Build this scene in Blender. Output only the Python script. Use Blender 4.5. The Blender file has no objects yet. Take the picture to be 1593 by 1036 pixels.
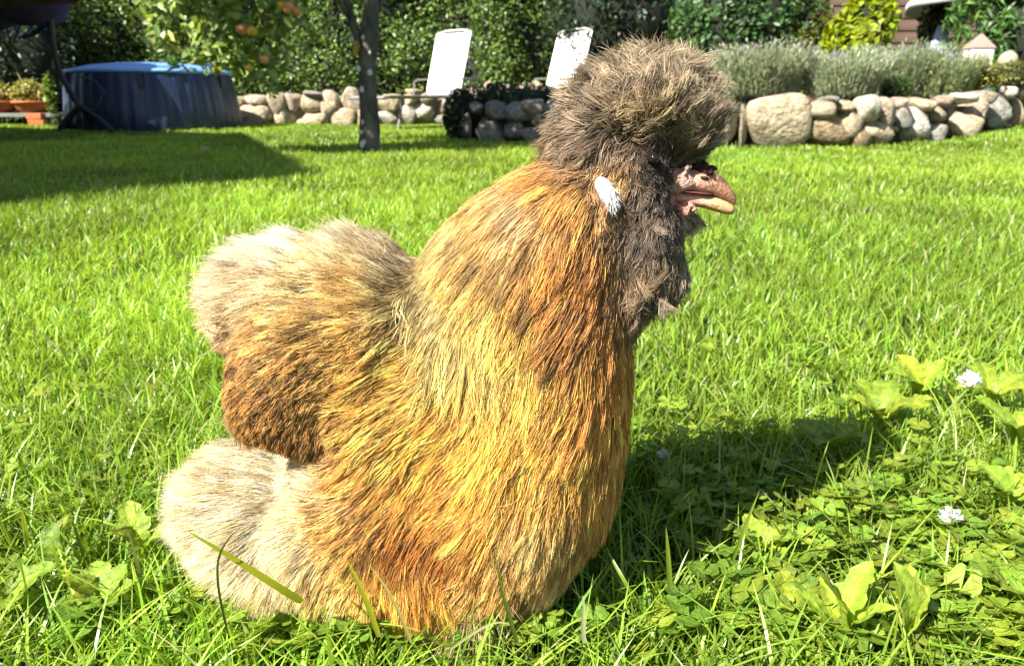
import bpy, bmesh, math, random
import numpy as np
from mathutils import Vector, Matrix, kdtree
from mathutils.bvhtree import BVHTree

R = math.radians
rng = np.random.default_rng(7)
random.seed(7)
scn = bpy.context.scene
COL = scn.collection

# ------------------------------------------------------------------ camera
CAM_H = 0.345
FPX, CX, CY = 1150.0, 796.5, 518.0
PITCH = R(17.43)
cam_d = bpy.data.cameras.new('camera')
cam = bpy.data.objects.new('camera', cam_d)
COL.objects.link(cam)
cam.location = (0, 0, CAM_H)
cam.rotation_euler = (R(90) - PITCH, 0, 0)
cam_d.sensor_width = 36
cam_d.lens = FPX / 1593 * 36
cam_d.clip_start = 0.02
cam_d.clip_end = 400
cam_d.dof.use_dof = True
cam_d.dof.focus_distance = 0.43
cam_d.dof.aperture_fstop = 17
scn.camera = cam

# ------------------------------------------------------------------ light
SUN_TO = Vector((-0.77, -0.64, 0)).normalized()      # horizontal direction towards the sun
SUN_EL = R(44)
SUNV = Vector((SUN_TO.x * math.cos(SUN_EL), SUN_TO.y * math.cos(SUN_EL), math.sin(SUN_EL)))
w = bpy.data.worlds.new('World')
scn.world = w
w.use_nodes = True
nt = w.node_tree
sky = nt.nodes.new('ShaderNodeTexSky')
sky.sky_type = 'NISHITA'
sky.sun_disc = False
sky.sun_elevation = SUN_EL
sky.sun_rotation = math.atan2(SUN_TO.x, SUN_TO.y)
bg = nt.nodes['Background']
bg.inputs['Strength'].default_value = 0.062
nt.links.new(sky.outputs[0], bg.inputs[0])
sun_d = bpy.data.lights.new('sun', 'SUN')
sun_d.energy = 5.0
sun_d.angle = R(0.5)
sun_d.color = (1.0, 0.95, 0.86)
sun = bpy.data.objects.new('sun', sun_d)
COL.objects.link(sun)
sun.rotation_euler = SUNV.to_track_quat('Z', 'Y').to_euler()
sun.location = (-4, -3, 6)
scn.view_settings.view_transform = 'Standard'
scn.view_settings.look = 'None'
scn.view_settings.exposure = 1.55
scn.view_settings.gamma = 1
scn.view_settings.use_curve_mapping = False
scn.cycles_curves.shape = 'THICK'

# ------------------------------------------------------------------ helpers
FWD = np.array([0, math.cos(PITCH), -math.sin(PITCH)])
UPV = np.array([0, math.sin(PITCH), math.cos(PITCH)])
RGT = np.array([1.0, 0, 0])
EYE = np.array([0, 0, CAM_H])

def ray(px, py):
    return FWD + RGT * ((px - CX) / FPX) - UPV * ((py - CY) / FPX)
def P(px, py, Y):
    d = ray(px, py); return EYE + d * (Y / d[1])
def G(px, py, z=0.0):
    d = ray(px, py); return EYE + d * ((z - CAM_H) / d[2])
def V3(a): return Vector((float(a[0]), float(a[1]), float(a[2])))

def sm(a, b, x):
    t = np.clip((np.asarray(x, float) - a) / (b - a), 0, 1); return t * t * (3 - 2 * t)
def gh(x, y):
    "height of the lawn"
    x = np.asarray(x, float); y = np.asarray(y, float)
    return (0.10 * sm(3.0, 5.0, x) * sm(4.0, 7.4, y)
            + 0.012 * np.sin(x * 1.7 + 0.6) * np.sin(y * 1.3 + 1.0) * sm(1.2, 3.5, y))

_nd = np.random.default_rng(3)
_nk = _nd.normal(size=(5, 8, 3)); _nk /= np.linalg.norm(_nk, axis=2, keepdims=True)
_np = _nd.uniform(0, 6.28, size=(5, 8))
def noise(p, s=1.0, octv=2):
    "smooth pseudo noise about -1..1"
    p = np.asarray(p, float) * s; out = 0; amp = 1
    for o in range(octv):
        ph = p @ _nk[o].T * (2.0 ** o) * 2.2 + _np[o]
        ph = ph + 0.8 * np.sin(np.roll(ph, 1, axis=-1))
        out = out + amp * np.sin(ph).mean(-1) * 2.0; amp *= 0.55
    return out

def srgb(c):
    c = np.asarray(c, float) / 255.0
    return np.where(c <= 0.04045, c / 12.92, ((c + 0.055) / 1.055) ** 2.4)

def link(o, parent=None):
    COL.objects.link(o)
    if parent is not None: o.parent = parent
    return o
def tag(o, label=None, cat=None, group=None, kind=None):
    if label: o['label'] = label
    if cat: o['category'] = cat
    if group: o['group'] = group
    if kind: o['kind'] = kind
    return o
def thing(name, label, cat, loc=(0, 0, 0), rz=0.0, group=None):
    o = bpy.data.objects.new(name, None)
    o.empty_display_size = 0.1
    COL.objects.link(o)
    o.location = V3(loc); o.rotation_euler = (0, 0, rz)
    return tag(o, label, cat, group)

def tri_mesh(name, V, T, mat=None, col=None, parent=None, smooth=False, origin=None):
    V = np.asarray(V, np.float32).reshape(-1, 3); T = np.asarray(T, np.int32).reshape(-1, 3)
    if origin is not None: V = V - np.asarray(origin, np.float32)
    me = bpy.data.meshes.new(name)
    me.vertices.add(len(V)); me.vertices.foreach_set('co', V.ravel())
    me.loops.add(len(T) * 3); me.loops.foreach_set('vertex_index', T.ravel())
    me.polygons.add(len(T)); me.polygons.foreach_set('loop_start', np.arange(0, len(T) * 3, 3, dtype=np.int32))
    if smooth: me.polygons.foreach_set('use_smooth', np.ones(len(T), bool))
    me.update(calc_edges=True)
    if col is not None:
        col = np.asarray(col, np.float32)
        if col.shape[1] == 3: col = np.concatenate([col, np.ones((len(col), 1), np.float32)], 1)
        a = me.attributes.new('Col', 'FLOAT_COLOR', 'POINT'); a.data.foreach_set('color', col.ravel())
    if mat is not None: me.materials.append(mat)
    o = bpy.data.objects.new(name, me)
    link(o, parent)
    if origin is not None and parent is None: o.location = V3(origin)
    return o

def bm_obj(name, bm, mat, parent=None, smooth=False, bevel=0.0):
    if bevel > 0:
        bmesh.ops.bevel(bm, geom=list(bm.edges), offset=bevel, segments=2, affect='EDGES', profile=0.6)
    bmesh.ops.recalc_face_normals(bm, faces=bm.faces)
    me = bpy.data.meshes.new(name); bm.to_mesh(me); bm.free()
    if smooth:
        for p in me.polygons: p.use_smooth = True
    me.materials.append(mat)
    o = bpy.data.objects.new(name, me)
    return link(o, parent)

def add_box(bm, c, s, rot=None):
    r = bmesh.ops.create_cube(bm, size=1.0)
    M = Matrix.Translation(V3(c)) @ ((rot.to_4x4()) if rot is not None else Matrix.Identity(4)) @ Matrix.Diagonal((s[0], s[1], s[2], 1))
    bmesh.ops.transform(bm, matrix=M, verts=r['verts'])
    return r['verts']
def add_tube(bm, pts, rad, n=8, caps=True):
    "tube along a polyline; rad a number or a list"
    pts = [V3(p) for p in pts]
    if not hasattr(rad, '__len__'): rad = [rad] * len(pts)
    rings = []; prev = None
    for i, p in enumerate(pts):
        t = (pts[min(i + 1, len(pts) - 1)] - pts[max(i - 1, 0)]).normalized()
        if prev is None:
            a = t.orthogonal().normalized()
        else:
            a = (prev - t * prev.dot(t)).normalized()
        prev = a; b = t.cross(a)
        rings.append([bm.verts.new(p + (a * math.cos(k * 2 * math.pi / n) + b * math.sin(k * 2 * math.pi / n)) * rad[i]) for k in range(n)])
    for i in range(len(rings) - 1):
        for k in range(n):
            bm.faces.new((rings[i][k], rings[i][(k + 1) % n], rings[i + 1][(k + 1) % n], rings[i + 1][k]))
    if caps:
        bm.faces.new(rings[0][::-1]); bm.faces.new(rings[-1])
def add_lathe(bm, prof, n=32, c=(0, 0, 0)):
    "prof = [(r,z)...] from bottom to top; r=0 closes"
    rings = []
    for r, z in prof:
        if r <= 1e-6: rings.append([bm.verts.new((c[0], c[1], c[2] + z))])
        else: rings.append([bm.verts.new((c[0] + r * math.cos(k * 2 * math.pi / n), c[1] + r * math.sin(k * 2 * math.pi / n), c[2] + z)) for k in range(n)])
    for a, b in zip(rings[:-1], rings[1:]):
        for k in range(n):
            A = a[k % len(a)], a[(k + 1) % len(a)]; B = b[k % len(b)], b[(k + 1) % len(b)]
            vs = []
            for v in (A[0], A[1], B[1], B[0]):
                if v not in vs: vs.append(v)
            if len(vs) >= 3: bm.faces.new(vs)

# ------------------------------------------------------------------ materials
def mat_new(name):
    m = bpy.data.materials.new(name); m.use_nodes = True
    n = m.node_tree.nodes; l = m.node_tree.links
    return m, n, l, n['Principled BSDF'], n['Material Output']

def mat_plain(name, col, rough=0.6, var=0.12, scale=8.0, bump=0.0, bscale=60.0, metal=0.0, spec=0.5, stretch=None):
    m, n, l, b, out = mat_new(name)
    tc = n.new('ShaderNodeTexCoord'); src = tc.outputs['Object']
    if stretch:
        mp = n.new('ShaderNodeMapping'); mp.inputs['Scale'].default_value = stretch
        l.new(src, mp.inputs[0]); src = mp.outputs[0]
    nz = n.new('ShaderNodeTexNoise'); nz.inputs['Scale'].default_value = scale; nz.inputs['Detail'].default_value = 6
    l.new(src, nz.inputs['Vector'])
    cr = n.new('ShaderNodeValToRGB')
    c = np.asarray(col, float)
    cr.color_ramp.elements[0].position = 0.3; cr.color_ramp.elements[1].position = 0.7
    cr.color_ramp.elements[0].color = (*np.clip(c * (1 - var), 0, 1), 1); cr.color_ramp.elements[1].color = (*np.clip(c * (1 + var), 0, 1), 1)
    l.new(nz.outputs['Fac'], cr.inputs[0]); l.new(cr.outputs[0], b.inputs['Base Color'])
    b.inputs['Roughness'].default_value = rough; b.inputs['Metallic'].default_value = metal
    b.inputs['Specular IOR Level'].default_value = spec
    if bump > 0:
        nb = n.new('ShaderNodeTexNoise'); nb.inputs['Scale'].default_value = bscale; nb.inputs['Detail'].default_value = 5
        l.new(src, nb.inputs['Vector'])
        bp = n.new('ShaderNodeBump'); bp.inputs['Strength'].default_value = bump; bp.inputs['Distance'].default_value = 0.01
        l.new(nb.outputs['Fac'], bp.inputs['Height']); l.new(bp.outputs[0], b.inputs['Normal'])
    return m

def mat_leaf(name, transl=0.35, rough=0.45, spec=0.4, tint=(1.25, 1.2, 0.5)):
    "colour from the vertex attribute Col; thin leaf letting light through"
    m, n, l, b, out = mat_new(name)
    at = n.new('ShaderNodeAttribute'); at.attribute_name = 'Col'
    l.new(at.outputs['Color'], b.inputs['Base Color'])
    b.inputs['Roughness'].default_value = rough; b.inputs['Specular IOR Level'].default_value = spec
    tr = n.new('ShaderNodeBsdfTranslucent')
    mx = n.new('ShaderNodeMix'); mx.data_type = 'RGBA'; mx.blend_type = 'MULTIPLY'; mx.inputs[0].default_value = 1
    l.new(at.outputs['Color'], mx.inputs[6]); mx.inputs[7].default_value = (*tint, 1)
    l.new(mx.outputs[2], tr.inputs['Color'])
    ms = n.new('ShaderNodeMixShader'); ms.inputs[0].default_value = transl
    l.new(b.outputs[0], ms.inputs[1]); l.new(tr.outputs[0], ms.inputs[2]); l.new(ms.outputs[0], out.inputs[0])
    return m

def mat_attr(name, rough=0.6, spec=0.3, sss=0.0):
    m, n, l, b, out = mat_new(name)
    at = n.new('ShaderNodeAttribute'); at.attribute_name = 'Col'
    l.new(at.outputs['Color'], b.inputs['Base Color'])
    b.inputs['Roughness'].default_value = rough; b.inputs['Specular IOR Level'].default_value = spec
    return m

M_grass = mat_leaf('grass_blade', 0.40, 0.38, 0.45, (1.3, 1.2, 0.45))
M_leaf = mat_leaf('leaf', 0.30, 0.42, 0.5)
M_weed = mat_leaf('weed_leaf', 0.38, 0.45, 0.4, (1.3, 1.2, 0.4))
def rough_up(m, scale, dist):
    n, l = m.node_tree.nodes, m.node_tree.links; b = n['Principled BSDF']
    tc = n.new('ShaderNodeTexCoord'); nz = n.new('ShaderNodeTexNoise'); nz.inputs['Scale'].default_value = scale; nz.inputs['Detail'].default_value = 6
    l.new(tc.outputs['Object'], nz.inputs['Vector'])
    bp = n.new('ShaderNodeBump'); bp.inputs['Strength'].default_value = .7; bp.inputs['Distance'].default_value = dist
    l.new(nz.outputs['Fac'], bp.inputs['Height']); l.new(bp.outputs[0], b.inputs['Normal'])
    at = [x for x in n if x.type == 'ATTRIBUTE'][0]
    cr = n.new('ShaderNodeValToRGB'); cr.color_ramp.elements[0].position = .35; cr.color_ramp.elements[0].color = (.68, .74, .7, 1); cr.color_ramp.elements[1].position = .65; cr.color_ramp.elements[1].color = (1.1, 1.06, 1, 1)
    l.new(nz.outputs['Fac'], cr.inputs[0])
    mx = n.new('ShaderNodeMix'); mx.data_type = 'RGBA'; mx.blend_type = 'MULTIPLY'; mx.inputs[0].default_value = 1
    l.new(at.outputs['Color'], mx.inputs[6]); l.new(cr.outputs[0], mx.inputs[7])
    for lk in list(at.outputs['Color'].links):
        if lk.to_node != mx: l.new(mx.outputs[2], lk.to_socket)
rough_up(M_weed, 260, .003)
M_core = mat_plain('foliage_shade', (0.012, 0.016, 0.008), 0.9, 0.5, 9)  # near-black fill; the shade between leaves is put into its colour
M_bark = mat_plain('bark', (0.085, 0.077, 0.06), 0.85, 0.75, 16, 1.0, 34, stretch=(1, 1, 0.35))
M_twig = mat_plain('twig', (0.05, 0.04, 0.028), 0.85, 0.4, 30)
M_soil = mat_plain('soil', (0.05, 0.036, 0.024), 0.95, 0.4, 12, 0.8, 50)
M_white = mat_plain('white_sling', (0.82, 0.82, 0.80), 0.6, 0.03, 30, 0.2, 300)
M_frame = mat_plain('grey_metal', (0.20, 0.19, 0.17), 0.4, 0.1, 20, metal=0.3)
M_pale = mat_plain('pale_metal', (0.62, 0.60, 0.55), 0.35, 0.05, 20, metal=0.3)
M_dark = mat_plain('black_metal', (0.018, 0.018, 0.024), 0.4, 0.2, 20)
M_terra = mat_plain('terracotta', (0.50, 0.15, 0.045), 0.8, 0.2, 15, 0.3, 60)
M_wood = mat_plain('weathered_plank', (0.115, 0.072, 0.048), 0.8, 0.35, 6, 0.5, 40, stretch=(0.25, 1, 3))
M_greywood = mat_plain('grey_bench_wood', (0.20, 0.20, 0.19), 0.8, 0.2, 10, 0.3, 40, stretch=(0.3, 3, 3))
M_purple = mat_plain('purple_fabric', (0.045, 0.028, 0.065), 0.9, 0.2, 10, 0.2, 200)
M_render = mat_plain('white_render', (0.66, 0.64, 0.60), 0.9, 0.05, 4, 0.2, 90)
M_roof = mat_plain('roof_tile', (0.12, 0.06, 0.045), 0.8, 0.3, 6)
M_glass = mat_plain('dark_glass', (0.02, 0.025, 0.03), 0.05, 0.1, 3)

# stone: colour per object, mottled
def stone_mat():
    m, n, l, b, out = mat_new('field_stone')
    oi = n.new('ShaderNodeObjectInfo'); tc = n.new('ShaderNodeTexCoord')
    va = n.new('ShaderNodeVectorMath'); va.operation = 'ADD'
    sc = n.new('ShaderNodeVectorMath'); sc.operation = 'SCALE'; sc.inputs['Scale'].default_value = 37
    cv = n.new('ShaderNodeCombineXYZ'); l.new(oi.outputs['Random'], cv.inputs[0]); l.new(oi.outputs['Random'], cv.inputs[1])
    l.new(cv.outputs[0], sc.inputs[0]); l.new(tc.outputs['Object'], va.inputs[0]); l.new(sc.outputs[0], va.inputs[1])
    nz = n.new('ShaderNodeTexNoise'); nz.inputs['Scale'].default_value = 3.0; nz.inputs['Detail'].default_value = 9; nz.inputs['Roughness'].default_value = 0.65
    l.new(va.outputs[0], nz.inputs['Vector'])
    cr = n.new('ShaderNodeValToRGB'); cr.color_ramp.elements[0].position = 0.32; cr.color_ramp.elements[1].position = 0.66
    cr.color_ramp.elements[0].color = (0.36, 0.32, 0.26, 1); cr.color_ramp.elements[1].color = (1.04, 1.02, 0.98, 1)
    l.new(nz.outputs['Fac'], cr.inputs[0])
    mx = n.new('ShaderNodeMix'); mx.data_type = 'RGBA'; mx.blend_type = 'MULTIPLY'; mx.inputs[0].default_value = 1
    l.new(oi.outputs['Color'], mx.inputs[6]); l.new(cr.outputs[0], mx.inputs[7])
    # lichen spots
    vo = n.new('ShaderNodeTexNoise'); vo.inputs['Scale'].default_value = 1.6; vo.inputs['Detail'].default_value = 3
    l.new(va.outputs[0], vo.inputs['Vector'])
    c2 = n.new('ShaderNodeValToRGB'); c2.color_ramp.elements[0].position = 0.60; c2.color_ramp.elements[1].position = 0.72
    c2.color_ramp.elements[0].color = (0, 0, 0, 1); c2.color_ramp.elements[1].color = (0.45, 0.45, 0.45, 1)
    l.new(vo.outputs['Fac'], c2.inputs[0])
    m2 = n.new('ShaderNodeMix'); m2.data_type = 'RGBA'; l.new(c2.outputs[0], m2.inputs[0]); l.new(mx.outputs[2], m2.inputs[6])
    m2.inputs[7].default_value = (0.16, 0.15, 0.06, 1)
    l.new(m2.outputs[2], b.inputs['Base Color']); b.inputs['Roughness'].default_value = 0.85
    nb = n.new('ShaderNodeTexNoise'); nb.inputs['Scale'].default_value = 7; nb.inputs['Detail'].default_value = 8
    l.new(va.outputs[0], nb.inputs['Vector'])
    bp = n.new('ShaderNodeBump'); bp.inputs['Strength'].default_value = 0.8; bp.inputs['Distance'].default_value = 0.035
    l.new(nb.outputs['Fac'], bp.inputs['Height']); l.new(bp.outputs[0], b.inputs['Normal'])
    return m
M_stone = stone_mat()

# ------------------------------------------------------------------ ground
def ground_mat():
    m, n, l, b, out = mat_new('turf_soil')
    tc = n.new('ShaderNodeTexCoord')
    nz = n.new('ShaderNodeTexNoise'); nz.inputs['Scale'].default_value = 30; nz.inputs['Detail'].default_value = 8
    l.new(tc.outputs['Object'], nz.inputs['Vector'])
    cr = n.new('ShaderNodeValToRGB'); e = cr.color_ramp.elements
    e[0].position = 0.35; e[0].color = (0.02, 0.03, 0.008, 1); e[1].position = 0.7; e[1].color = (0.07, 0.12, 0.012, 1)
    l.new(nz.outputs['Fac'], cr.inputs[0]); l.new(cr.outputs[0], b.inputs['Base Color'])
    b.inputs['Roughness'].default_value = 0.95; b.inputs['Specular IOR Level'].default_value = 0.1
    bp = n.new('ShaderNodeBump'); bp.inputs['Strength'].default_value = 0.9; bp.inputs['Distance'].default_value = 0.02
    l.new(nz.outputs['Fac'], bp.inputs['Height']); l.new(bp.outputs[0], b.inputs['Normal'])
    return m
def build_ground():
    xs = np.concatenate([[-150, -60, -25, -14], np.linspace(-10, 10, 61), [14, 25, 60, 150]])
    ys = np.concatenate([[-100, -40, -15, -6], np.linspace(-3, 15, 55), [20, 35, 70, 200]])
    X, Y = np.meshgrid(xs, ys); Z = gh(X, Y)
    Vv = np.stack([X, Y, Z], -1).reshape(-1, 3); nx = len(xs); T = []
    for j in range(len(ys) - 1):
        for i in range(nx - 1):
            a = j * nx + i; T += [(a, a + 1, a + nx + 1), (a, a + nx + 1, a + nx)]
    o = tri_mesh('lawn_ground', Vv, T, ground_mat(), smooth=True)
    tag(o, kind='structure')
build_ground()

# ------------------------------------------------------------------ foliage builders
def leaves(name, C, A, N, L, W, col, mat, parent=None, fold=0.18, rich=False, origin=None):
    "one mesh of many leaves: centres C, axes A, normals N, lengths, widths, colours"
    n = len(C)
    A = A / (np.linalg.norm(A, axis=1, keepdims=True) + 1e-9)
    N = N - A * (N * A).sum(1, keepdims=True); N = N / (np.linalg.norm(N, axis=1, keepdims=True) + 1e-9)
    S = np.cross(A, N)
    L = np.broadcast_to(L, n)[:, None]; W = np.broadcast_to(W, n)[:, None]
    if not rich:
        tmpl = [(-.5, 0, 0), (.02, .5, 1), (.5, 0, 0), (.02, -.5, 1)]
        tri = [(0, 1, 2), (0, 2, 3)]
    else:
        tmpl = [(-.5, 0, 0), (-.22, .40, .8), (.12, .46, 1), (.5, 0, -.6), (.12, -.46, 1), (-.22, -.40, .8), (-.05, 0, 0)]
        tri = [(0, 1, 6), (1, 2, 6), (2, 3, 6), (3, 4, 6), (4, 5, 6), (5, 0, 6)]
    Vv = np.stack([C + A * L * a + S * W * s + N * W * fold * z for a, s, z in tmpl], 1)
    k = len(tmpl)
    T = (np.arange(n)[:, None, None] * k + np.array(tri)[None]).reshape(-1, 3)
    cc = np.repeat(col, k, axis=0)
    return tri_mesh(name, Vv.reshape(-1, 3), T, mat, cc, parent, origin=origin)

def rand_unit(n):
    v = rng.normal(size=(n, 3)); return v / np.linalg.norm(v, axis=1, keepdims=True)

def vary(base, n, amt=0.25, hue=0.1, bright=None):
    b = np.asarray(base, float)[None]
    k = np.exp(rng.normal(0, amt, (n, 1)))
    h = 1 + rng.normal(0, hue, (n, 3)) * np.array([1, 0.5, 0.8])
    c = b * k * h
    if bright is not None: c = c * bright[:, None]
    return np.clip(c, 0.003, 0.85)

def blades(name, X, Y, H, Wd, lean, col, mat, segs=3, parent=None, kind=None, tipcol=1.25, Z=None):
    "grass blades as tapering bent ribbons"
    n = len(X)
    Z = gh(X, Y) if Z is None else Z
    root = np.stack([X, Y, Z - 0.004], 1)
    ang = rng.uniform(0, 2 * np.pi, n); d = np.stack([np.cos(ang), np.sin(ang), np.zeros(n)], 1)
    fa = ang + np.pi / 2 + rng.normal(0, 0.7, n); side = np.stack([np.cos(fa), np.sin(fa), np.zeros(n)], 1)
    vs, cs = [], []
    for i in range(segs + 1):
        t = i / segs
        c = root + np.array([0, 0, 1.0]) * (H * (t - 0.32 * lean * t * t))[:, None] + d * (H * lean * (0.25 * t + 0.75 * t * t))[:, None]
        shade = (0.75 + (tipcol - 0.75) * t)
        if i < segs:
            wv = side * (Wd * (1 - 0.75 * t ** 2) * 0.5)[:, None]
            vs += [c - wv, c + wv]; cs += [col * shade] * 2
        else:
            vs.append(c); cs.append(col * shade)
    k = len(vs)
    T = []
    for i in range(segs - 1):
        a = 2 * i; T += [(a, a + 1, a + 3), (a, a + 3, a + 2)]
    T.append((2 * segs - 2, 2 * segs - 1, 2 * segs))
    Vv = np.stack(vs, 1).reshape(-1, 3); Cc = np.clip(np.stack(cs, 1).reshape(-1, 3), 0, 0.8)
    Tt = (np.arange(n)[:, None, None] * k + np.array(T)[None]).reshape(-1, 3)
    o = tri_mesh(name, Vv, Tt, mat, Cc, parent)
    if kind: tag(o, kind=kind)
    return o

# ------------------------------------------------------------------ lawn grass
def scatter(y0, y1, density, extra):
    "random points over the strip of lawn between two distances"
    xm = 0.74 * y1 + extra
    n = int(density * (2 * xm) * (y1 - y0))
    x = rng.uniform(-xm, xm, n); y = rng.uniform(y0, y1, n)
    k = np.abs(x) < 0.74 * y + extra
    return x[k], y[k]

GRASS = np.array([0.215, 0.345, 0.038])
def grass_col(x, y, n):
    p = np.stack([x, y, 0 * x], 1)
    b = 1 + 0.22 * noise(p, 1.3) + 0.15 * noise(p, 5.0)
    c = vary(GRASS, n, 0.22, 0.10, np.clip(b, 0.5, 1.6))
    yel = np.clip(0.5 + 0.5 * noise(p + 9, 0.9), 0, 1)[:, None]
    c = c * (1 - 0.35 * yel) + c * np.array([1.35, 1.05, 0.8]) * 0.35 * yel
    dry = rng.random(n) < 0.034
    c[dry] = np.array([0.42, 0.40, 0.20]) * rng.uniform(0.7, 1.2, (dry.sum(), 1))
    return c

def build_lawn():
    parts = []
    for (y0, y1, dens, ex, hmin, hmax, wd, seg) in (
            (0.16, 0.75, 52000, 0.30, 0.022, 0.058, 0.0022, 4),
            (0.75, 1.5, 30000, 0.35, 0.025, 0.055, 0.0030, 3),
            (1.5, 2.8, 13000, 0.4, 0.028, 0.055, 0.0042, 3),
            (2.8, 5.2, 5600, 0.5, 0.030, 0.055, 0.0065, 2),
            (5.2, 12.2, 2200, 0.5, 0.030, 0.055, 0.0110, 2)):
        x, y = scatter(y0, y1, dens, ex)
        n = len(x)
        p = np.stack([x, y, 0 * x], 1)
        k = rng.random(n) < 0.78 + 0.3 * noise(p, 7.0)
        # no turf inside the walled beds or under the tub
        k &= ~in_bed(x, y)
        x, y = x[k], y[k]; n = len(x)
        H = rng.uniform(hmin, hmax, n) * (1 + 0.25 * noise(np.stack([x, y, 0 * x], 1), 3.0))
        H[rng.random(n) < 0.03] *= 1.5
        lean = np.abs(rng.normal(0.55, 0.35, n))
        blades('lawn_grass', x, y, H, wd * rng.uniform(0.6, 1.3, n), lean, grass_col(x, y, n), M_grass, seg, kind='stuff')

# bed outline: the near wall's line, seen from above
WALL_R = [(720, 6.75), (860, 6.35), (1105, 5.88), (1360, 5.95), (1480, 6.55), (1600, 7.5), (1680, 8.3)]
WALL_L = [(355, 10.7), (600, 11.0), (840, 11.5)]
def yline(knots, px): return np.interp(px, [k[0] for k in knots], [k[1] for k in knots])
_wr = [(P(px, 190, y)[0], y) for px, y in WALL_R]
_wl = [(P(px, 190, y)[0], y) for px, y in WALL_L]
def in_bed(x, y):
    wy = np.interp(x, [a[0] for a in _wr], [a[1] for a in _wr], left=99, right=99)
    a = (y > wy - 0.02) & (x > _wr[0][0])
    wy2 = np.interp(x, [a_[0] for a_ in _wl], [a_[1] for a_ in _wl])
    return a | (y > wy2 - 0.02)
build_lawn()

# ------------------------------------------------------------------ stones and walls
def stone_meshes():
    out = []
    for i in range(10):
        r = np.random.default_rng(100 + i)
        bm = bmesh.new(); bmesh.ops.create_icosphere(bm, subdivisions=3, radius=1.0)
        e = r.uniform(0.38, 0.72)
        off = r.uniform(-20, 20, 3)
        planes = [(Vector(r.normal(size=3)).normalized(), r.uniform(0.66, 0.92)) for _ in range(11)]
        for v in bm.verts:
            c = v.co
            q = Vector([math.copysign(abs(t) ** e, t) for t in c])
            q = q * (1.0 / max(0.9, (abs(q.x) ** 4 + abs(q.y) ** 4 + abs(q.z) ** 4) ** 0.25))
            for nn, dd in planes:
                ex = q.dot(nn) - dd
                if ex > 0: q = q - nn * ex * 0.9
            q = q * (1 + 0.06 * float(noise(np.array(q)[None] + off, 0.9)[0]))
            v.co = q
        me = bpy.data.meshes.new('stone'); bm.to_mesh(me); bm.free()
        for p in me.polygons: p.use_smooth = True
        me.materials.append(M_stone)
        out.append(me)
    return out
STONES = stone_meshes()
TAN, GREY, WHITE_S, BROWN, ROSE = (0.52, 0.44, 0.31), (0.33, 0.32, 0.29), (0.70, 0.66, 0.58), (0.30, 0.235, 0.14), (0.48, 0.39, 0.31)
def place_stone(x0, x1, y0, y1, Yd, col, parent, depth=0.16, fit=1.13):
    cx, cy = (x0 + x1) / 2, (y0 + y1) / 2
    c = P(cx, cy, Yd)
    s = np.linalg.norm(P(cx + 1, cy, Yd) - c)
    o = bpy.data.objects.new('stone', random.choice(STONES))
    link(o, parent)
    o.location = V3(c + np.array([0, depth * 0.55, 0])) - parent.location
    o.scale = ((x1 - x0) / 2 * s * fit, depth, (y1 - y0) / 2 * s * fit)
    o.rotation_euler = (random.uniform(-.15, .15), random.uniform(-.16, .16), random.uniform(-.35, .35) + (math.pi if random.random() < .5 else 0))
    k = random.uniform(0.85, 1.12)
    o.color = (col[0] * k, col[1] * k, col[2] * k, 1)
    return o
def wall_core(name, knots, ztop, parent, thick=0.3, zb=-0.1, back=0.13, mat=None):
    bm = bmesh.new(); vs = []
    for px, y in knots:
        x = P(px, 190, y)[0]
        vs.append([bm.verts.new(Vector((x, y + back, zb)) - parent.location), bm.verts.new(Vector((x, y + back, ztop)) - parent.location),
                   bm.verts.new(Vector((x, y + back + thick, ztop)) - parent.location), bm.verts.new(Vector((x, y + back + thick, zb)) - parent.location)])
    for a, b in zip(vs[:-1], vs[1:]):
        for i in range(4): bm.faces.new((a[i], a[(i + 1) % 4], b[(i + 1) % 4], b[i]))
    bm.faces.new(vs[0]); bm.faces.new(vs[-1][::-1])
    return bm_obj(name, bm, mat or M_soil, parent)

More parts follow.
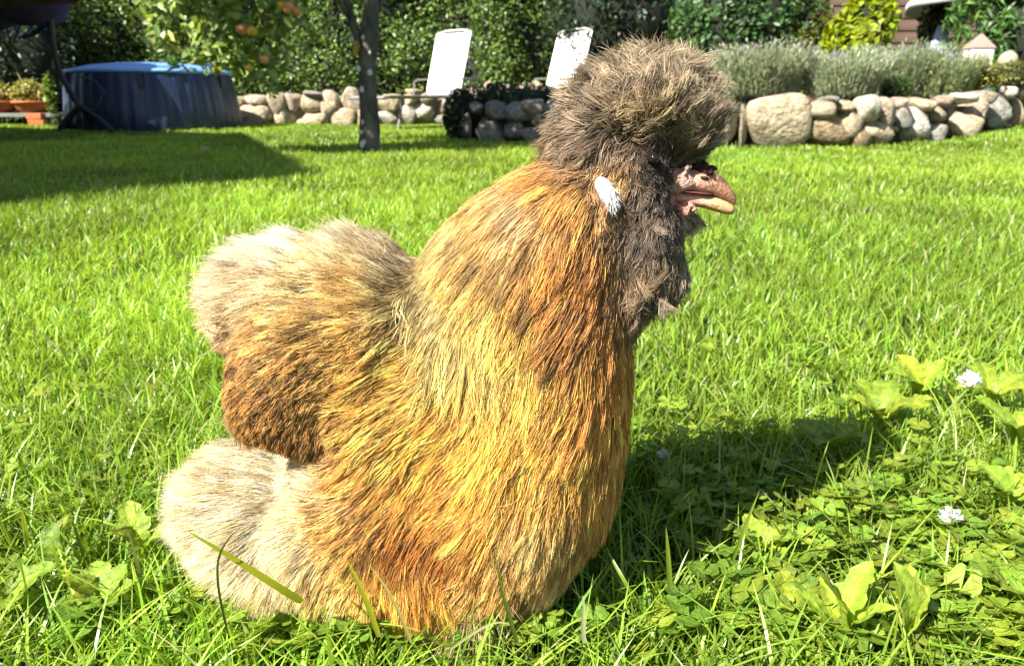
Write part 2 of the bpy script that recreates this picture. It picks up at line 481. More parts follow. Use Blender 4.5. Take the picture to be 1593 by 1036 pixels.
wr = thing('stone_wall', 'low dry stone wall of tan and grey boulders edging the lavender bed', 'stone wall', (1.5, 5.9, 0))
RS = [(1106, 1155, 164, 231, TAN), (1153, 1168, 169, 231, TAN), (1160, 1258, 149, 231, TAN), (1259, 1299, 158, 189, TAN),
      (1245, 1326, 178, 231, BROWN), (1298, 1336, 158, 174, TAN), (1298, 1351, 172, 211, TAN), (1317, 1363, 200, 231, BROWN),
      (1335, 1362, 148, 187, WHITE_S), (1345, 1399, 186, 226, TAN), (1361, 1395, 152, 193, ROSE), (1387, 1417, 169, 201, GREY),
      (1393, 1421, 151, 170, ROSE), (1419, 1457, 153, 173, TAN), (1400, 1451, 172, 224, WHITE_S), (1438, 1476, 192, 225, GREY),
      (1445, 1476, 166, 196, TAN), (1456, 1486, 151, 168, ROSE), (1472, 1531, 176, 222, TAN), (1484, 1517, 145, 162, WHITE_S),
      (1499, 1534, 156, 199, ROSE), (1515, 1547, 141, 162, ROSE), (1530, 1578, 152, 212, GREY), (1558, 1585, 138, 159, WHITE_S),
      (1570, 1600, 157, 205, TAN), (1585, 1622, 138, 160, TAN), (1596, 1640, 158, 204, ROSE), (1622, 1660, 140, 200, GREY),
      (1388, 1402, 196, 208, TAN), (1284, 1300, 150, 162, GREY),
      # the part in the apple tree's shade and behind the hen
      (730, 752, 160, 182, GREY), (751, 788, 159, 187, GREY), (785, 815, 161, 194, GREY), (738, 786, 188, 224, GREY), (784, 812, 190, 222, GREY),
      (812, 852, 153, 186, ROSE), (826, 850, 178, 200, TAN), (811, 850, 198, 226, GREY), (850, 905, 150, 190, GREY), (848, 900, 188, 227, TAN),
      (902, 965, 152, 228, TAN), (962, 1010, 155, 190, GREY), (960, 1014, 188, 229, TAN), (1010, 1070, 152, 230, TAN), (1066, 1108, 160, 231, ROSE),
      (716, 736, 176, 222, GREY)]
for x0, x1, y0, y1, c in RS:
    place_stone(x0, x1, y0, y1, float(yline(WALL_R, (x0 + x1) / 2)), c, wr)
wall_core('wall_core', WALL_R, 0.30, wr)

wl = thing('stone_wall', 'pale stone retaining wall below the hedge, behind the sun loungers', 'stone wall', (-2.0, 10.8, 0))
def z2(l): return [(350 + a / 3.98, 350 + b / 3.98, c / 3.98, d / 3.98, k) for a, b, c, d, k in l]
LS = z2([(40, 120, 600, 690, TAN), (118, 255, 590, 670, ROSE), (40, 268, 668, 815, TAN), (258, 358, 585, 725, TAN), (366, 450, 588, 695, ROSE),
         (282, 434, 690, 795, TAN), (448, 604, 600, 712, TAN), (436, 645, 702, 790, TAN), (603, 712, 583, 750, TAN), (716, 842, 558, 684, ROSE),
         (655, 812, 672, 795, TAN), (498, 612, 572, 612, GREY), (800, 870, 650, 790, TAN), (840, 945, 560, 690, TAN), (860, 950, 690, 785, TAN),
         (945, 1066, 685, 780, WHITE_S), (940, 1090, 585, 690, TAN), (1070, 1192, 632, 770, WHITE_S), (1188, 1296, 636, 765, WHITE_S), (1296, 1474, 622, 724, ROSE),
         (1300, 1456, 718, 800, GREY), (1120, 1224, 553, 590, TAN), (1090, 1200, 585, 640, TAN), (1200, 1300, 580, 640, TAN), (1470, 1580, 545, 640, ROSE), (1470, 1590, 640, 790, TAN)])
LS += [(745, 772, 132, 160, TAN), (770, 800, 131, 160, ROSE), (798, 826, 133, 160, TAN), (824, 850, 131, 160, TAN), (745, 800, 158, 196, TAN), (798, 850, 158, 196, GREY)]
for x0, x1, y0, y1, c in LS:
    place_stone(x0, x1, y0, y1, float(yline(WALL_L, (x0 + x1) / 2)), c, wl, 0.18, 1.22)
wall_core('wall_core', [(340, 10.7), (600, 11.0), (870, 11.55)], 0.35, wl, back=.10, mat=mat_plain('sandy_fill', (.34, .28, .19), .95, .3, 14, .8, 40))

# soil of the raised beds
def bed_sheet(name, pts, z):
    bm = bmesh.new(); bm.faces.new([bm.verts.new((x, y, z)) for x, y in pts])
    tag(bm_obj(name, bm, M_soil), kind='structure')
bed_sheet('raised_bed_soil', [(x, y + 0.3) for x, y in _wr] + [(_wr[-1][0] + 1, 15.5), (_wr[0][0] + 1.2, 15.5), (_wr[0][0] + 0.2, 10.6)], 0.31)
bed_sheet('hedge_bed_soil', [(-9, 10.95), (_wl[0][0], 10.95), (_wl[-1][0], 11.7), (1.5, 11.9), (1.5, 15.5), (-9, 15.5)], 0.318)

# ------------------------------------------------------------------ hedge and shrubs
def crown(name, c, r, n, size, base, parent, mat=M_leaf, aspect=0.55, hollow=0.55, lump=0.22, core=True, amt=0.28, up=0.5, light=0.35, rich=False, boxy=False, lumps=2.2):
    "a leafy volume about the ellipsoid c, r (parent-local): uneven outline, clumps, dark inside"
    c = np.asarray(c, float); r = np.asarray(r, float)
    u = rand_unit(n)
    if boxy:
        u = np.sign(u) * np.abs(u) ** 0.42; u /= (np.abs(u) ** 6).sum(1, keepdims=True) ** (1 / 6)
    ln = noise(u * r + c * 1.7, lumps, 2)
    rad = (1 + lump * ln) * (hollow + (1 - hollow) * rng.random(n) ** 0.45)
    k = rng.random(n) < np.clip(0.75 + 0.55 * noise(u * r + 5, lumps * 1.9, 2), 0.1, 1)
    u, rad, ln = u[k], rad[k], ln[k]; m = len(u)
    C = c + u * r * rad[:, None]
    N = u * 0.8 + rand_unit(m) * 0.75 + np.array([0, 0, up])
    A = rand_unit(m) + np.array([0, 0, -0.25])
    col = vary(base, m, amt, 0.12)
    yng = rng.random(m) < light * 0.3
    col[yng] *= np.array([1.7, 1.5, 1.0])
    L = size * rng.uniform(0.7, 1.35, m)
    o = leaves(name, C, A, N, L, L * aspect, np.clip(col, 0, .7), mat, parent, rich=rich)
    tag(o, kind='stuff')
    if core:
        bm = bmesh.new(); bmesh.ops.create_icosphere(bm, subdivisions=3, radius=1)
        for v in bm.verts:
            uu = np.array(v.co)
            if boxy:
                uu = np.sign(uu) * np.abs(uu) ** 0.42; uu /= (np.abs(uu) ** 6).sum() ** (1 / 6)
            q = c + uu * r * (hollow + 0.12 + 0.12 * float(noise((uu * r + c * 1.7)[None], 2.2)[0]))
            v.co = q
        bm_obj('dark_core', bm, M_core, parent, smooth=True)
    return o

def shrub(name, label, cat, base_xy, c, r, n, size, col, group=None, stem=0.03, zb=None, **kw):
    z0 = float(gh(*base_xy)) if zb is None else zb
    t = thing(name, label, cat, (base_xy[0], base_xy[1], z0), group=group)
    crown('foliage', np.asarray(c) , r, n, size, col, t, **kw)
    for k in range(4):
        bm = bmesh.new(); a = k * 1.6 + random.random()
        add_tube(bm, [(0.04 * math.cos(a), 0.04 * math.sin(a), -0.03), (0.3 * r[0] * math.cos(a), 0.3 * r[1] * math.sin(a), c[2] * 0.7), (0.45 * r[0] * math.cos(a), 0.45 * r[1] * math.sin(a), c[2] * 1.1)], [stem, stem * .7, stem * .3], 6)
        bm_obj('stem', bm, M_twig, t)
    return t

HEDGE = (0.095, 0.165, 0.026)
def build_hedge():
    t = thing('hedge', 'tall clipped green hedge running along the back of the garden', 'hedge', (-2.2, 13.2, 0.3))
    # long boxy run, made of leaves spread over its face and top
    n = 52000
    x = rng.uniform(-6.2, 5.6, n); z = rng.uniform(0.0, 2.45, n)
    p = np.stack([x, 0 * x, z], 1)
    bul = 0.20 * noise(p, 1.2, 2) + 0.10 * noise(p + 4, 3.6, 2)
    dep = rng.random(n) ** 1.6 * 0.45
    k = rng.random(n) < np.clip(0.80 + 0.55 * noise(p + 8, 2.6, 2), 0.08, 1)
    x, z, bul, dep = x[k], z[k], bul[k], dep[k]; m = len(x)
    C = np.stack([x, -0.75 - bul + dep, z], 1)
    N = np.array([0, -0.75, 0.55]) + rand_unit(m) * 0.75
    A = rand_unit(m) + np.array([0, -0.2, -0.35])
    col = vary(HEDGE, m, 0.28, 0.13)
    yng = rng.random(m) < 0.12; col[yng] *= np.array([1.8, 1.55, 1.0])
    L = rng.uniform(0.045, 0.095, m)
    tag(leaves('foliage', C, A, N, L, L * 0.55, np.clip(col, 0, .6), M_leaf, t), kind='stuff')
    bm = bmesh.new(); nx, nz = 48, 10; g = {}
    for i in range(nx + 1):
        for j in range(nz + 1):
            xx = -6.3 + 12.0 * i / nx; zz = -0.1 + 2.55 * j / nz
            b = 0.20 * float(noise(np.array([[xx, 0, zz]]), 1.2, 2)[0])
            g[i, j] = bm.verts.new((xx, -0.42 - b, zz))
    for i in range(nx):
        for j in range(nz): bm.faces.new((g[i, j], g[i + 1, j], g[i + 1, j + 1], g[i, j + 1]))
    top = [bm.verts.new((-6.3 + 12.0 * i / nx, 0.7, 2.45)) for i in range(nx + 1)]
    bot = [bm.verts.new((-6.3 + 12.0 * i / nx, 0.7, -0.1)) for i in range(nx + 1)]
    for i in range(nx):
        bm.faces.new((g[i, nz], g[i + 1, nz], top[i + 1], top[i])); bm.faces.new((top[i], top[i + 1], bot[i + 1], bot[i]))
    bm_obj('dark_core', bm, M_core, t, smooth=True)
build_hedge()

BED = 0.31
def at(px, py, Y): return P(px, py, Y)
# dark evergreen behind the hen's crest
x = at(960, 60, 10.6)[0]
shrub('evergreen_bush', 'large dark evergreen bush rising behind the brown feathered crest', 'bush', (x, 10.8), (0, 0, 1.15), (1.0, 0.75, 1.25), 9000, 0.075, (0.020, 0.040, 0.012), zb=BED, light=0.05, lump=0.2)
x = at(1150, 60, 9.4)[0]
shrub('rhododendron_bush', 'dark green leafy bush left of the lime yellow shrub, above the lavender', 'bush', (x, 9.4), (0, 0, 0.95), (0.78, 0.6, 1.05), 8000, 0.075, (0.055, 0.12, 0.035), zb=BED, light=0.2)
x = at(1262, 40, 9.0)[0]
shrub('olive_shrub', 'olive green shrub against the timber cabin, left of the lime yellow one', 'shrub', (x, 9.2), (0, 0, 0.62), (0.34, 0.34, 0.62), 3000, 0.06, (0.11, 0.13, 0.018), zb=BED)
x = at(1340, 40, 8.6)[0]
shrub('yellow_shrub', 'bright lime yellow shrub in front of the brown timber cabin', 'shrub', (x, 8.6), (0, 0, 0.62), (0.36, 0.34, 0.60), 2300, 0.085, (0.25, 0.32, 0.012), zb=BED, mat=M_weed, light=0.5, lump=0.3, aspect=0.7)
x = at(1590, 40, 8.0)[0]
shrub('feathery_shrub', 'fresh green shrub with drooping narrow leaves beside the white parasol', 'shrub', (x + 0.28, 8.15), (0, 0, 0.78), (0.82, 0.6, 0.85), 9000, 0.10, (0.075, 0.165, 0.035), zb=BED, aspect=0.22, lump=0.25, up=0.9)
x = at(1478, 30, 9.0)[0]
shrub('berry_shrub', 'small dark shrub with pale round seed heads under the white parasol', 'shrub', (x + .02, 9.3), (0, 0, 0.86), (0.22, 0.22, 0.34), 900, 0.05, (0.09, 0.10, 0.03), zb=BED, aspect=0.9)

# lavender: upright thin silvery stems
def lavender(label, px, Y, wpx, top_py, n, base):
    x = at(px, 100, Y)[0]; zt = at(px, top_py, Y)[2] - BED
    s = (Y / FPX) * wpx * .86
    t = thing('lavender_bush', label, 'lavender', (x, Y, BED), group='lavender bushes on the stone bed')
    a = rng.uniform(0, 2 * np.pi, n); rr = np.sqrt(rng.random(n)); tilt = rr * 0.55
    d = np.stack([np.cos(a) * tilt, np.sin(a) * tilt, np.ones(n)], 1); d /= np.linalg.norm(d, axis=1, keepdims=True)
    L = zt * rng.uniform(0.65, 1.05, n) * (1 + 0.12 * noise(d, 3))
    root = np.stack([np.cos(a) * rr * s * 0.75, np.sin(a) * rr * s * 0.6, np.zeros(n)], 1)
    # each stem: several small narrow leaves along it
    reps = 5
    tt = rng.uniform(0.25, 1.0, (n, reps))
    C = (root[:, None] + d[:, None] * (L[:, None] * tt)[..., None] * np.array([s / zt, s / zt, 1.0]) ** 0.6).reshape(-1, 3)
    m = len(C)
    A = np.repeat(d, reps, 0) + rand_unit(m) * 0.45
    col = vary(base, m, 0.28, 0.08)
    fl = (tt.reshape(-1) > 0.9) & (rng.random(m) < 0.25); col[fl] = np.array([0.22, 0.19, 0.24])
    Ls = rng.uniform(0.03, 0.065, m)
    tag(leaves('foliage', C, A, rand_unit(m) + np.array([0, -.5, .3]), Ls, 0.010, col, M_leaf, t), kind='stuff')
    for i in range(14):
        bm = bmesh.new(); add_tube(bm, [root[i] - [0, 0, .03], root[i] + d[i] * L[i] * 0.7], [0.006, 0.003], 5)
        bm_obj('stem', bm, M_twig, t)
LAV = (0.27, 0.31, 0.18)
lavender('silvery lavender bush directly right of the hen above the largest boulder', 1185, 6.7, 72, 66, 3600, LAV)
lavender('pale grey green lavender bush in front of the yellow shrub', 1315, 6.6, 62, 78, 3400, (0.31, 0.36, 0.22))
lavender('greener lavender bush below the brown timber cabin planks', 1405, 7.4, 55, 66, 3000, (0.23, 0.28, 0.15))
lavender('lavender bush in front of the blue grey cloth', 1470, 7.3, 52, 82, 2800, (0.24, 0.29, 0.13))
# low bed plants
for label, px, Y, py, r, c in (
        ('low yellow green cushion plant below the white lantern', 1530, 7.25, 112, (0.20, 0.16, 0.13), (0.17, 0.17, 0.018)),
        ('low mixed green cushion plant at the wall end under the feathery shrub', 1580, 7.55, 112, (0.20, 0.16, 0.12), (0.13, 0.14, 0.03)),
        ('dark green tuft between two lavender bushes on the wall', 1395, 6.7, 135, (0.13, 0.10, 0.09), (0.04, 0.08, 0.012))):
    q = at(px, py, Y)
    shrub('cushion_plant', label, 'plant', (q[0], Y), (0, 0, max(0.06, q[2] - BED - 0.02)), r, 900, 0.035, c, zb=BED, stem=0.006)
q = at(790, 158, 6.75)
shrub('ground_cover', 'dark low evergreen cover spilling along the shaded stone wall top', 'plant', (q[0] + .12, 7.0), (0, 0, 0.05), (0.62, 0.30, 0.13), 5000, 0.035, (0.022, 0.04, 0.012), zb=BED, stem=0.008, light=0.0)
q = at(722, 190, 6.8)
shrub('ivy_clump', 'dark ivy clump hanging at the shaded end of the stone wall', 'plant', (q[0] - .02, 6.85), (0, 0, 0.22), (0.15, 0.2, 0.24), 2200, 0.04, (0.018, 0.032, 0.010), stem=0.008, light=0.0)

# ------------------------------------------------------------------ timber cabin
def cabin():
    Yc = 12.2
    xl, xr = at(1215, 40, Yc)[0], at(1475, 40, Yc)[0]
    t = thing('timber_cabin', 'brown timber cabin wall of horizontal planks behind the yellow shrub', 'cabin', (xl, Yc, BED))
    H = 2.6; ph = 0.175
    w = xr - xl + 0.6
    bm = bmesh.new(); add_box(bm, (w / 2, 1.3, H / 2), (w - 0.1, 2.5, H)); bm_obj('wall', bm, M_wood, t)
    bm = bmesh.new(); add_box(bm, (w / 2, 0, 0), (w, 0.035, ph - 0.012)); bmesh.ops.bevel(bm, geom=list(bm.edges), offset=0.008, segments=1, affect='EDGES')
    me = bpy.data.meshes.new('plank'); bm.to_mesh(me); bm.free(); me.materials.append(M_wood)
    for i in range(14):
        o = bpy.data.objects.new('plank', me); link(o, t); o.location = (0, 0.02, ph * (i + 0.5)); o.rotation_euler = (R(-5), 0, 0)
    bm = bmesh.new(); add_box(bm, (w / 2, 1.2, H + 0.05), (w + 0.5, 3.2, 0.1)); bm_obj('roof', bm, M_roof, t)
cabin()

# white parasol, cloth, lantern at the right
def parasol():
    c = at(1606, 0, 8.75)
    t = thing('parasol', 'white garden parasol whose scalloped rim shows above the green shrub', 'parasol', (c[0] + .36, 8.9, BED))
    zr = at(1450, 9, 8.9)[2] - BED + .08
    bm = bmesh.new(); n = 8; Rr = 1.55; seg = 6
    apex = bm.verts.new((0, 0, zr + 0.45)); rings = []
    for j in range(1, seg + 1):
        f = j / seg; ring = []
        for k in range(n * 4):
            a = k * 2 * math.pi / (n * 4); sag = 0.05 * abs(math.sin(a * n / 2)) * f
            ring.append(bm.verts.new((Rr * f * math.cos(a) * (1 - sag), Rr * f * math.sin(a) * (1 - sag), zr + 0.45 * (1 - f ** 1.25) - 0.0 * sag)))
        rings.append(ring)
    m = n * 4
    for k in range(m): bm.faces.new((apex, rings[0][k], rings[0][(k + 1) % m]))
    for a, b in zip(rings[:-1], rings[1:]):
        for k in range(m): bm.faces.new((a[k], b[k], b[(k + 1) % m], a[(k + 1) % m]))
    hem = [bm.verts.new(v.co + Vector((0, 0, -0.09))) for v in rings[-1]]
    for k in range(m): bm.faces.new((rings[-1][k], hem[k], hem[(k + 1) % m], rings[-1][(k + 1) % m]))
    o = bm_obj('canopy', bm, M_white, t, smooth=True)
    sd = o.modifiers.new('thickness', 'SOLIDIFY'); sd.thickness = 0.006
    bm = bmesh.new(); add_tube(bm, [(0, 0, 0), (0, 0, zr + 0.45)], 0.025, 10); bm_obj('pole', bm, M_pale, t)
    bm = bmesh.new(); add_lathe(bm, [(0, 0), (.25, 0), (.25, .05), (.05, .1), (0, .1)], 24); bm_obj('base', bm, M_frame, t)
    for k in range(n):
        a = k * 2 * math.pi / n
        bm = bmesh.new(); add_tube(bm, [(0.03 * math.cos(a), 0.03 * math.sin(a), zr + .41), (Rr * .97 * math.cos(a), Rr * .97 * math.sin(a), zr - .03)], 0.008, 6); bm_obj('rib', bm, M_pale, t)
parasol()

def cloth():
    Y = 9.0
    m = mat_plain('blue_grey_cloth', (0.36, 0.42, 0.56), 0.9, 0.25, 9, 0.2, 120)
    a = at(1462, 40, Y); b = at(1512, 100, Y)
    t = thing('draped_cloth', 'blue grey cloth draped over a post to a point behind the lavender', 'cloth', ((a[0] + b[0]) / 2 - 0.02, Y, BED))
    # a cloth-draped stand: folds run from a raised corner down and outwards
    zt, zb_ = a[2] - BED, 0.12
    n, rows = 40, 10
    bm = bmesh.new(); rg = []
    for j in range(rows + 1):
        f = j / rows; ring = []
        for k in range(n):
            an = k * 2 * math.pi / n
            rad = 0.03 + f * (0.36 + 0.035 * math.sin(an * 7 + 1.2) + 0.02 * math.sin(an * 11))
            ring.append(bm.verts.new((-0.19 * (1 - f) + rad * math.cos(an), rad * 0.8 * math.sin(an), zt + (zb_ - zt) * f ** 0.9)))
        rg.append(ring)
    for p, q in zip(rg[:-1], rg[1:]):
        for k in range(n): bm.faces.new((p[k], q[k], q[(k + 1) % n], p[(k + 1) % n]))
    bm.faces.new(rg[0][::-1])
    bm_obj('cloth', bm, m, t, smooth=True)
    bm = bmesh.new(); add_tube(bm, [(-0.13, 0, 0), (-0.145, 0, zt - .02)], 0.015, 8); bm_obj('post', bm, M_wood, t)
cloth()

def lantern():
    Y = 7.5
    c = at(1518, 104, Y); top = at(1518, 76, Y)[2]; z0 = c[2]
    t = thing('lantern', 'small white house shaped lantern with a brown pointed roof', 'lantern', (c[0], Y, BED))
    hb = z0 - BED; w = 0.19; hh = top - z0
    bm = bmesh.new(); add_box(bm, (0, 0, hb / 2), (0.09, 0.09, hb)); bm_obj('post', bm, M_wood, t)
    bm = bmesh.new(); add_box(bm, (0, 0, hb + hh / 2), (w, w, hh)); bm_obj('body', bm, M_render, t, bevel=0.008)
    bm = bmesh.new(); add_box(bm, (0.01, -w / 2 - .002, hb + hh * .5), (w * .28, 0.012, hh * .6)); bm_obj('window', bm, mat_plain('lantern_window', (.45, .38, .36), .5), t)
    bm = bmesh.new(); r = bmesh.ops.create_cone(bm, segments=4, radius1=w * .78, radius2=0.01, depth=0.13, cap_ends=True)
    bmesh.ops.rotate(bm, verts=bm.verts, matrix=Matrix.Rotation(R(45), 3, 'Z')); bmesh.ops.translate(bm, verts=bm.verts, vec=(0, 0, hb + hh + .066))
    bm_obj('roof', bm, mat_plain('brown_roof', (.30, .20, .17), .8), t)
lantern()
q = at(1568, 92, 8.4)
def ball(px, py, Y, rpx):
    q = at(px, py, Y); r = rpx * Y / FPX
    t = thing('stone_ball', 'round beige stone ball on the bed below the feathery shrub', 'garden ornament', (q[0], Y, BED))
    bm = bmesh.new(); bmesh.ops.create_icosphere(bm, subdivisions=3, radius=r)
    for v in bm.verts: v.co = v.co * (1 + 0.04 * float(noise(np.array(v.co)[None] * 8)[0])) + Vector((0, 0, q[2] - BED))
    bm_obj('ball', bm, mat_plain('beige_stone', (.34, .30, .20), .9, .2, 12, .4, 40), t, smooth=True)
    bm = bmesh.new(); add_lathe(bm, [(0, 0), (r * .6, 0), (r * .45, q[2] - BED - r * .7), (0, q[2] - BED - r * .7)], 16); bm_obj('plinth', bm, mat_plain('plinth_stone', (.25, .23, .2), .9), t)
ball(1568, 95, 7.75, 13)

# ------------------------------------------------------------------ sun loungers
def make_lounger():
    t = thing('sun_lounger', 'x', 'sun lounger', group='white sun loungers')
    # local: +X towards the foot end, width along Y, head end at negative X
    W = 0.62; zs = 0.40
    def rail(name, pts, r=0.017, m=M_frame): 
        bm = bmesh.new(); add_tube(bm, pts, r, 8); return bm_obj(name, bm, m, t)
    for s in (-1, 1):
        rail('side_rail', [(-0.62, s * W / 2, zs), (1.18, s * W / 2, zs), (1.28, s * W / 2, zs - .02)])
        for x in (-0.45, 0.98):
            rail('leg', [(x, s * W / 2, zs), (x + (0.10 if x > 0 else -0.08), s * W / 2, 0.0)], 0.018)
        rail('armrest', [(-0.30, s * (W / 2 + .02), zs), (-0.30, s * (W / 2 + .02), zs + .20), (-0.26, s * (W / 2 + .02), zs + .23), (0.08, s * (W / 2 + .02), zs + .22), (0.14, s * (W / 2 + .02), zs + .19), (0.16, s * (W / 2 + .02), zs)], 0.012)
    rail('cross_bar', [(-0.62, -W / 2, zs), (-0.62, W / 2, zs)]); rail('cross_bar', [(1.28, -W / 2, zs - .02), (1.28, W / 2, zs - .02)])
    def sling(name, a, b, sag, width, th=0.012):
        a, b = Vector(a), Vector(b); bm = bmesh.new(); n = 10; rows = []
        nn = (b - a).cross(Vector((0, 1, 0))).normalized()
        for i in range(n + 1):
            f = i / n; p = a.lerp(b, f); row = []
            for j in range(7):
                v = j / 6 - .5
                row.append(bm.verts.new(p + Vector((0, v * width, 0)) + nn * (sag * 4 * f * (1 - f) * (1 - 4 * v * v * .6))))
            rows.append(row)
        for p, q in zip(rows[:-1], rows[1:]):
            for j in range(6): bm.faces.new((p[j], q[j], q[j + 1], p[j + 1]))
        o = bm_obj(name, bm, M_white, t, smooth=True)
        sd = o.modifiers.new('thickness', 'SOLIDIFY'); sd.thickness = th
        return o
    sling('seat', (-0.02, 0, zs + .012), (1.26, 0, zs), -0.02, W - .04)
    top = Vector((-0.30, 0, zs + 0.80))
    sling('backrest', (-0.05, 0, zs + .03), top, 0.015, W - .05)
    for s in (-1, 1): rail('back_frame', [(-0.05, s * (W / 2 - .015), zs + .02), (top.x, s * (W / 2 - .015), top.z)], 0.014, M_pale)
    rail('back_bar', [(top.x, -W / 2 + .01, top.z), (top.x - .012, -W / 4, top.z + .035), (top.x - .012, W / 4, top.z + .035), (top.x, W / 2 - .01, top.z)], 0.014, M_pale)
    rail('back_strut', [(-0.26, -W / 2 + .05, zs + .60), (-0.55, -W / 2 + .05, zs)], 0.01)
    return t
def copy_tree(o, parent=None):
    c = o.copy(); COL.objects.link(c)
    if parent is not None: c.parent = parent
    for ch in o.children: copy_tree(ch, c)
    return c
lg = make_lounger()
lg['label'] = 'white sun lounger with raised back standing right of the tree trunk'
q = at(684, 150, 10.2); lg.location = (q[0], 10.25, float(gh(q[0], 10.25))); lg.rotation_euler = (0, 0, R(232))
lg2 = copy_tree(lg)
lg2['label'] = "white sun lounger half hidden behind the hen's crest"
q = at(868, 150, 10.2); lg2.location = (q[0], 10.2, 0.0); lg2.rotation_euler = (0, 0, R(222))

# ------------------------------------------------------------------ hot tub
def tub():
    Yf = 8.55; Rr = 0.94
    cx = at(226, 160, Yf + 0.7)[0]
    t = thing('hot_tub', 'round navy blue hot tub with a light blue domed lid standing on the lawn', 'hot tub', (cx, Yf + Rr, 0))
    H = 0.655
    m, n, l, b, out = mat_new('navy_vinyl')
    tc = n.new('ShaderNodeTexCoord'); mp = n.new('ShaderNodeMapping'); mp.inputs['Scale'].default_value = (7, 7, 0.5)
    l.new(tc.outputs['Object'], mp.inputs[0])
    nz = n.new('ShaderNodeTexNoise'); nz.inputs['Scale'].default_value = 2.0; nz.inputs['Detail'].default_value = 5; l.new(mp.outputs[0], nz.inputs['Vector'])
    cr = n.new('ShaderNodeValToRGB'); e = cr.color_ramp.elements
    e[0].position = .42; e[0].color = (0.010, 0.022, 0.065, 1); e[1].position = .72; e[1].color = (0.05, 0.068, 0.11, 1)
    l.new(nz.outputs['Fac'], cr.inputs[0]); l.new(cr.outputs[0], b.inputs['Base Color']); b.inputs['Roughness'].default_value = .4
    # wall of vertical staves, each a shallow pillow
    bm = bmesh.new(); ns = 40; sub = 5; rows = [(0.0, 1.03), (0.05, 1.055), (0.25, 1.035), (0.45, 1.005), (0.60, 0.975), (H, 0.955)]
    rg = []
    for z, k in rows:
        ring = []
        for i in range(ns * sub):
            a = i * 2 * math.pi / (ns * sub); ph = (i % sub) / sub
            d = 0.012 * math.sin(ph * math.pi)
            ring.append(bm.verts.new(((Rr * k + d) * math.cos(a), (Rr * k + d) * math.sin(a), z)))
        rg.append(ring)
    mm = ns * sub
    for p, q in zip(rg[:-1], rg[1:]):
        for i in range(mm): bm.faces.new((p[i], p[(i + 1) % mm], q[(i + 1) % mm], q[i]))
    bm_obj('wall', bm, m, t, smooth=True)
    lidm = mat_plain('light_blue_lid', (0.20, 0.40, 0.78), .45, .06, 4, .2, 30)
    bm = bmesh.new(); add_lathe(bm, [(Rr * .93, H - .02), (Rr * .985, H - .01), (Rr * .99, H + .015), (Rr * .95, H + .03), (Rr * .7, H + .085), (Rr * .4, H + .115), (0, H + .125)], 64); bm_obj('lid', bm, lidm, t, smooth=True)
    for k in range(6):
        a = R(-90 + 60 * k + 18)
        bm = bmesh.new(); add_box(bm, (Rr * .995 * math.cos(a), Rr * .995 * math.sin(a), H - .09), (0.05, 0.05, 0.17), Matrix.Rotation(a, 3, 'Z')); bm_obj('lid_strap', bm, M_dark, t, bevel=.006)
    bm = bmesh.new(); add_box(bm, (0.62, 0.45, H + .115), (0.36, 0.2, 0.05)); bm_obj('lid_handle', bm, M_dark, t, bevel=.012)
tub()

# ------------------------------------------------------------------ swing seat stand at the far left
def swing():
    Y = 8.2
    def p(px, py, dy=0): return V3(at(px, py, Y + dy)) 
    o = p(120, 170); base = Vector((o.x, Y, 0))
    t = thing('hanging_chair', 'dark hanging chair with purple cushion on a curved black stand', 'hanging chair', base)
    def tube(name, pts, r, m=M_dark):
        bm = bmesh.new(); add_tube(bm, [q - base for q in pts], r, 10); return bm_obj(name, bm, m, t)
    # curved mast, leaning in over the cushion
    tube('mast', [Vector((p(128, 170).x, Y, .24)), p(112, 148), p(95, 118), p(86, 90), p(80, 55), p(76, 0), p(70, -60), p(52, -105), p(20, -128), p(-20, -130)], 0.032)
    hub = Vector((p(122, 160).x, Y, .30))
    g = lambda px, dy: Vector((at(px, 200, Y + dy)[0], Y + dy, .02))
    for a in (g(178, -.15), g(88, -.1), g(150, .5), g(100, .6)): tube('leg', [hub, hub.lerp(a, .6) + Vector((0, 0, .02)), a], 0.026)
    # wire basket arcs and cushion
    cc = p(-8, -66)
    tube('chain', [p(-20, -130), p(-14, -110)], 0.012)
    for k in range(9):
        an = k * math.pi / 9
        tube('basket_hoop', [cc + Vector((math.cos(an) * .62 * math.sin(f), math.sin(an) * .5 * math.sin(f), -.05 + .72 * math.cos(f))) for f in np.linspace(math.pi * .12, math.pi * .93, 14)], 0.012)
    bm = bmesh.new(); bmesh.ops.create_icosphere(bm, subdivisions=4, radius=1)
    for v in bm.verts:
        c = v.co; q = Vector((c.x * .60, c.y * .46, c.z * .34 - .34))
        v.co = q * (1 + .07 * float(noise(np.array(q)[None], 4)[0])) + (cc - base)
    bm_obj('cushion', bm, M_purple, t, smooth=True)
    tube('side_hoop', [p(120, 118, -.3), p(150, 128, -.35), p(162, 146, -.35), p(155, 168, -.3), p(140, 174, -.25)], 0.010)
swing()

M_pstem = mat_plain('pale_stem', (.32, .34, .12), .6)
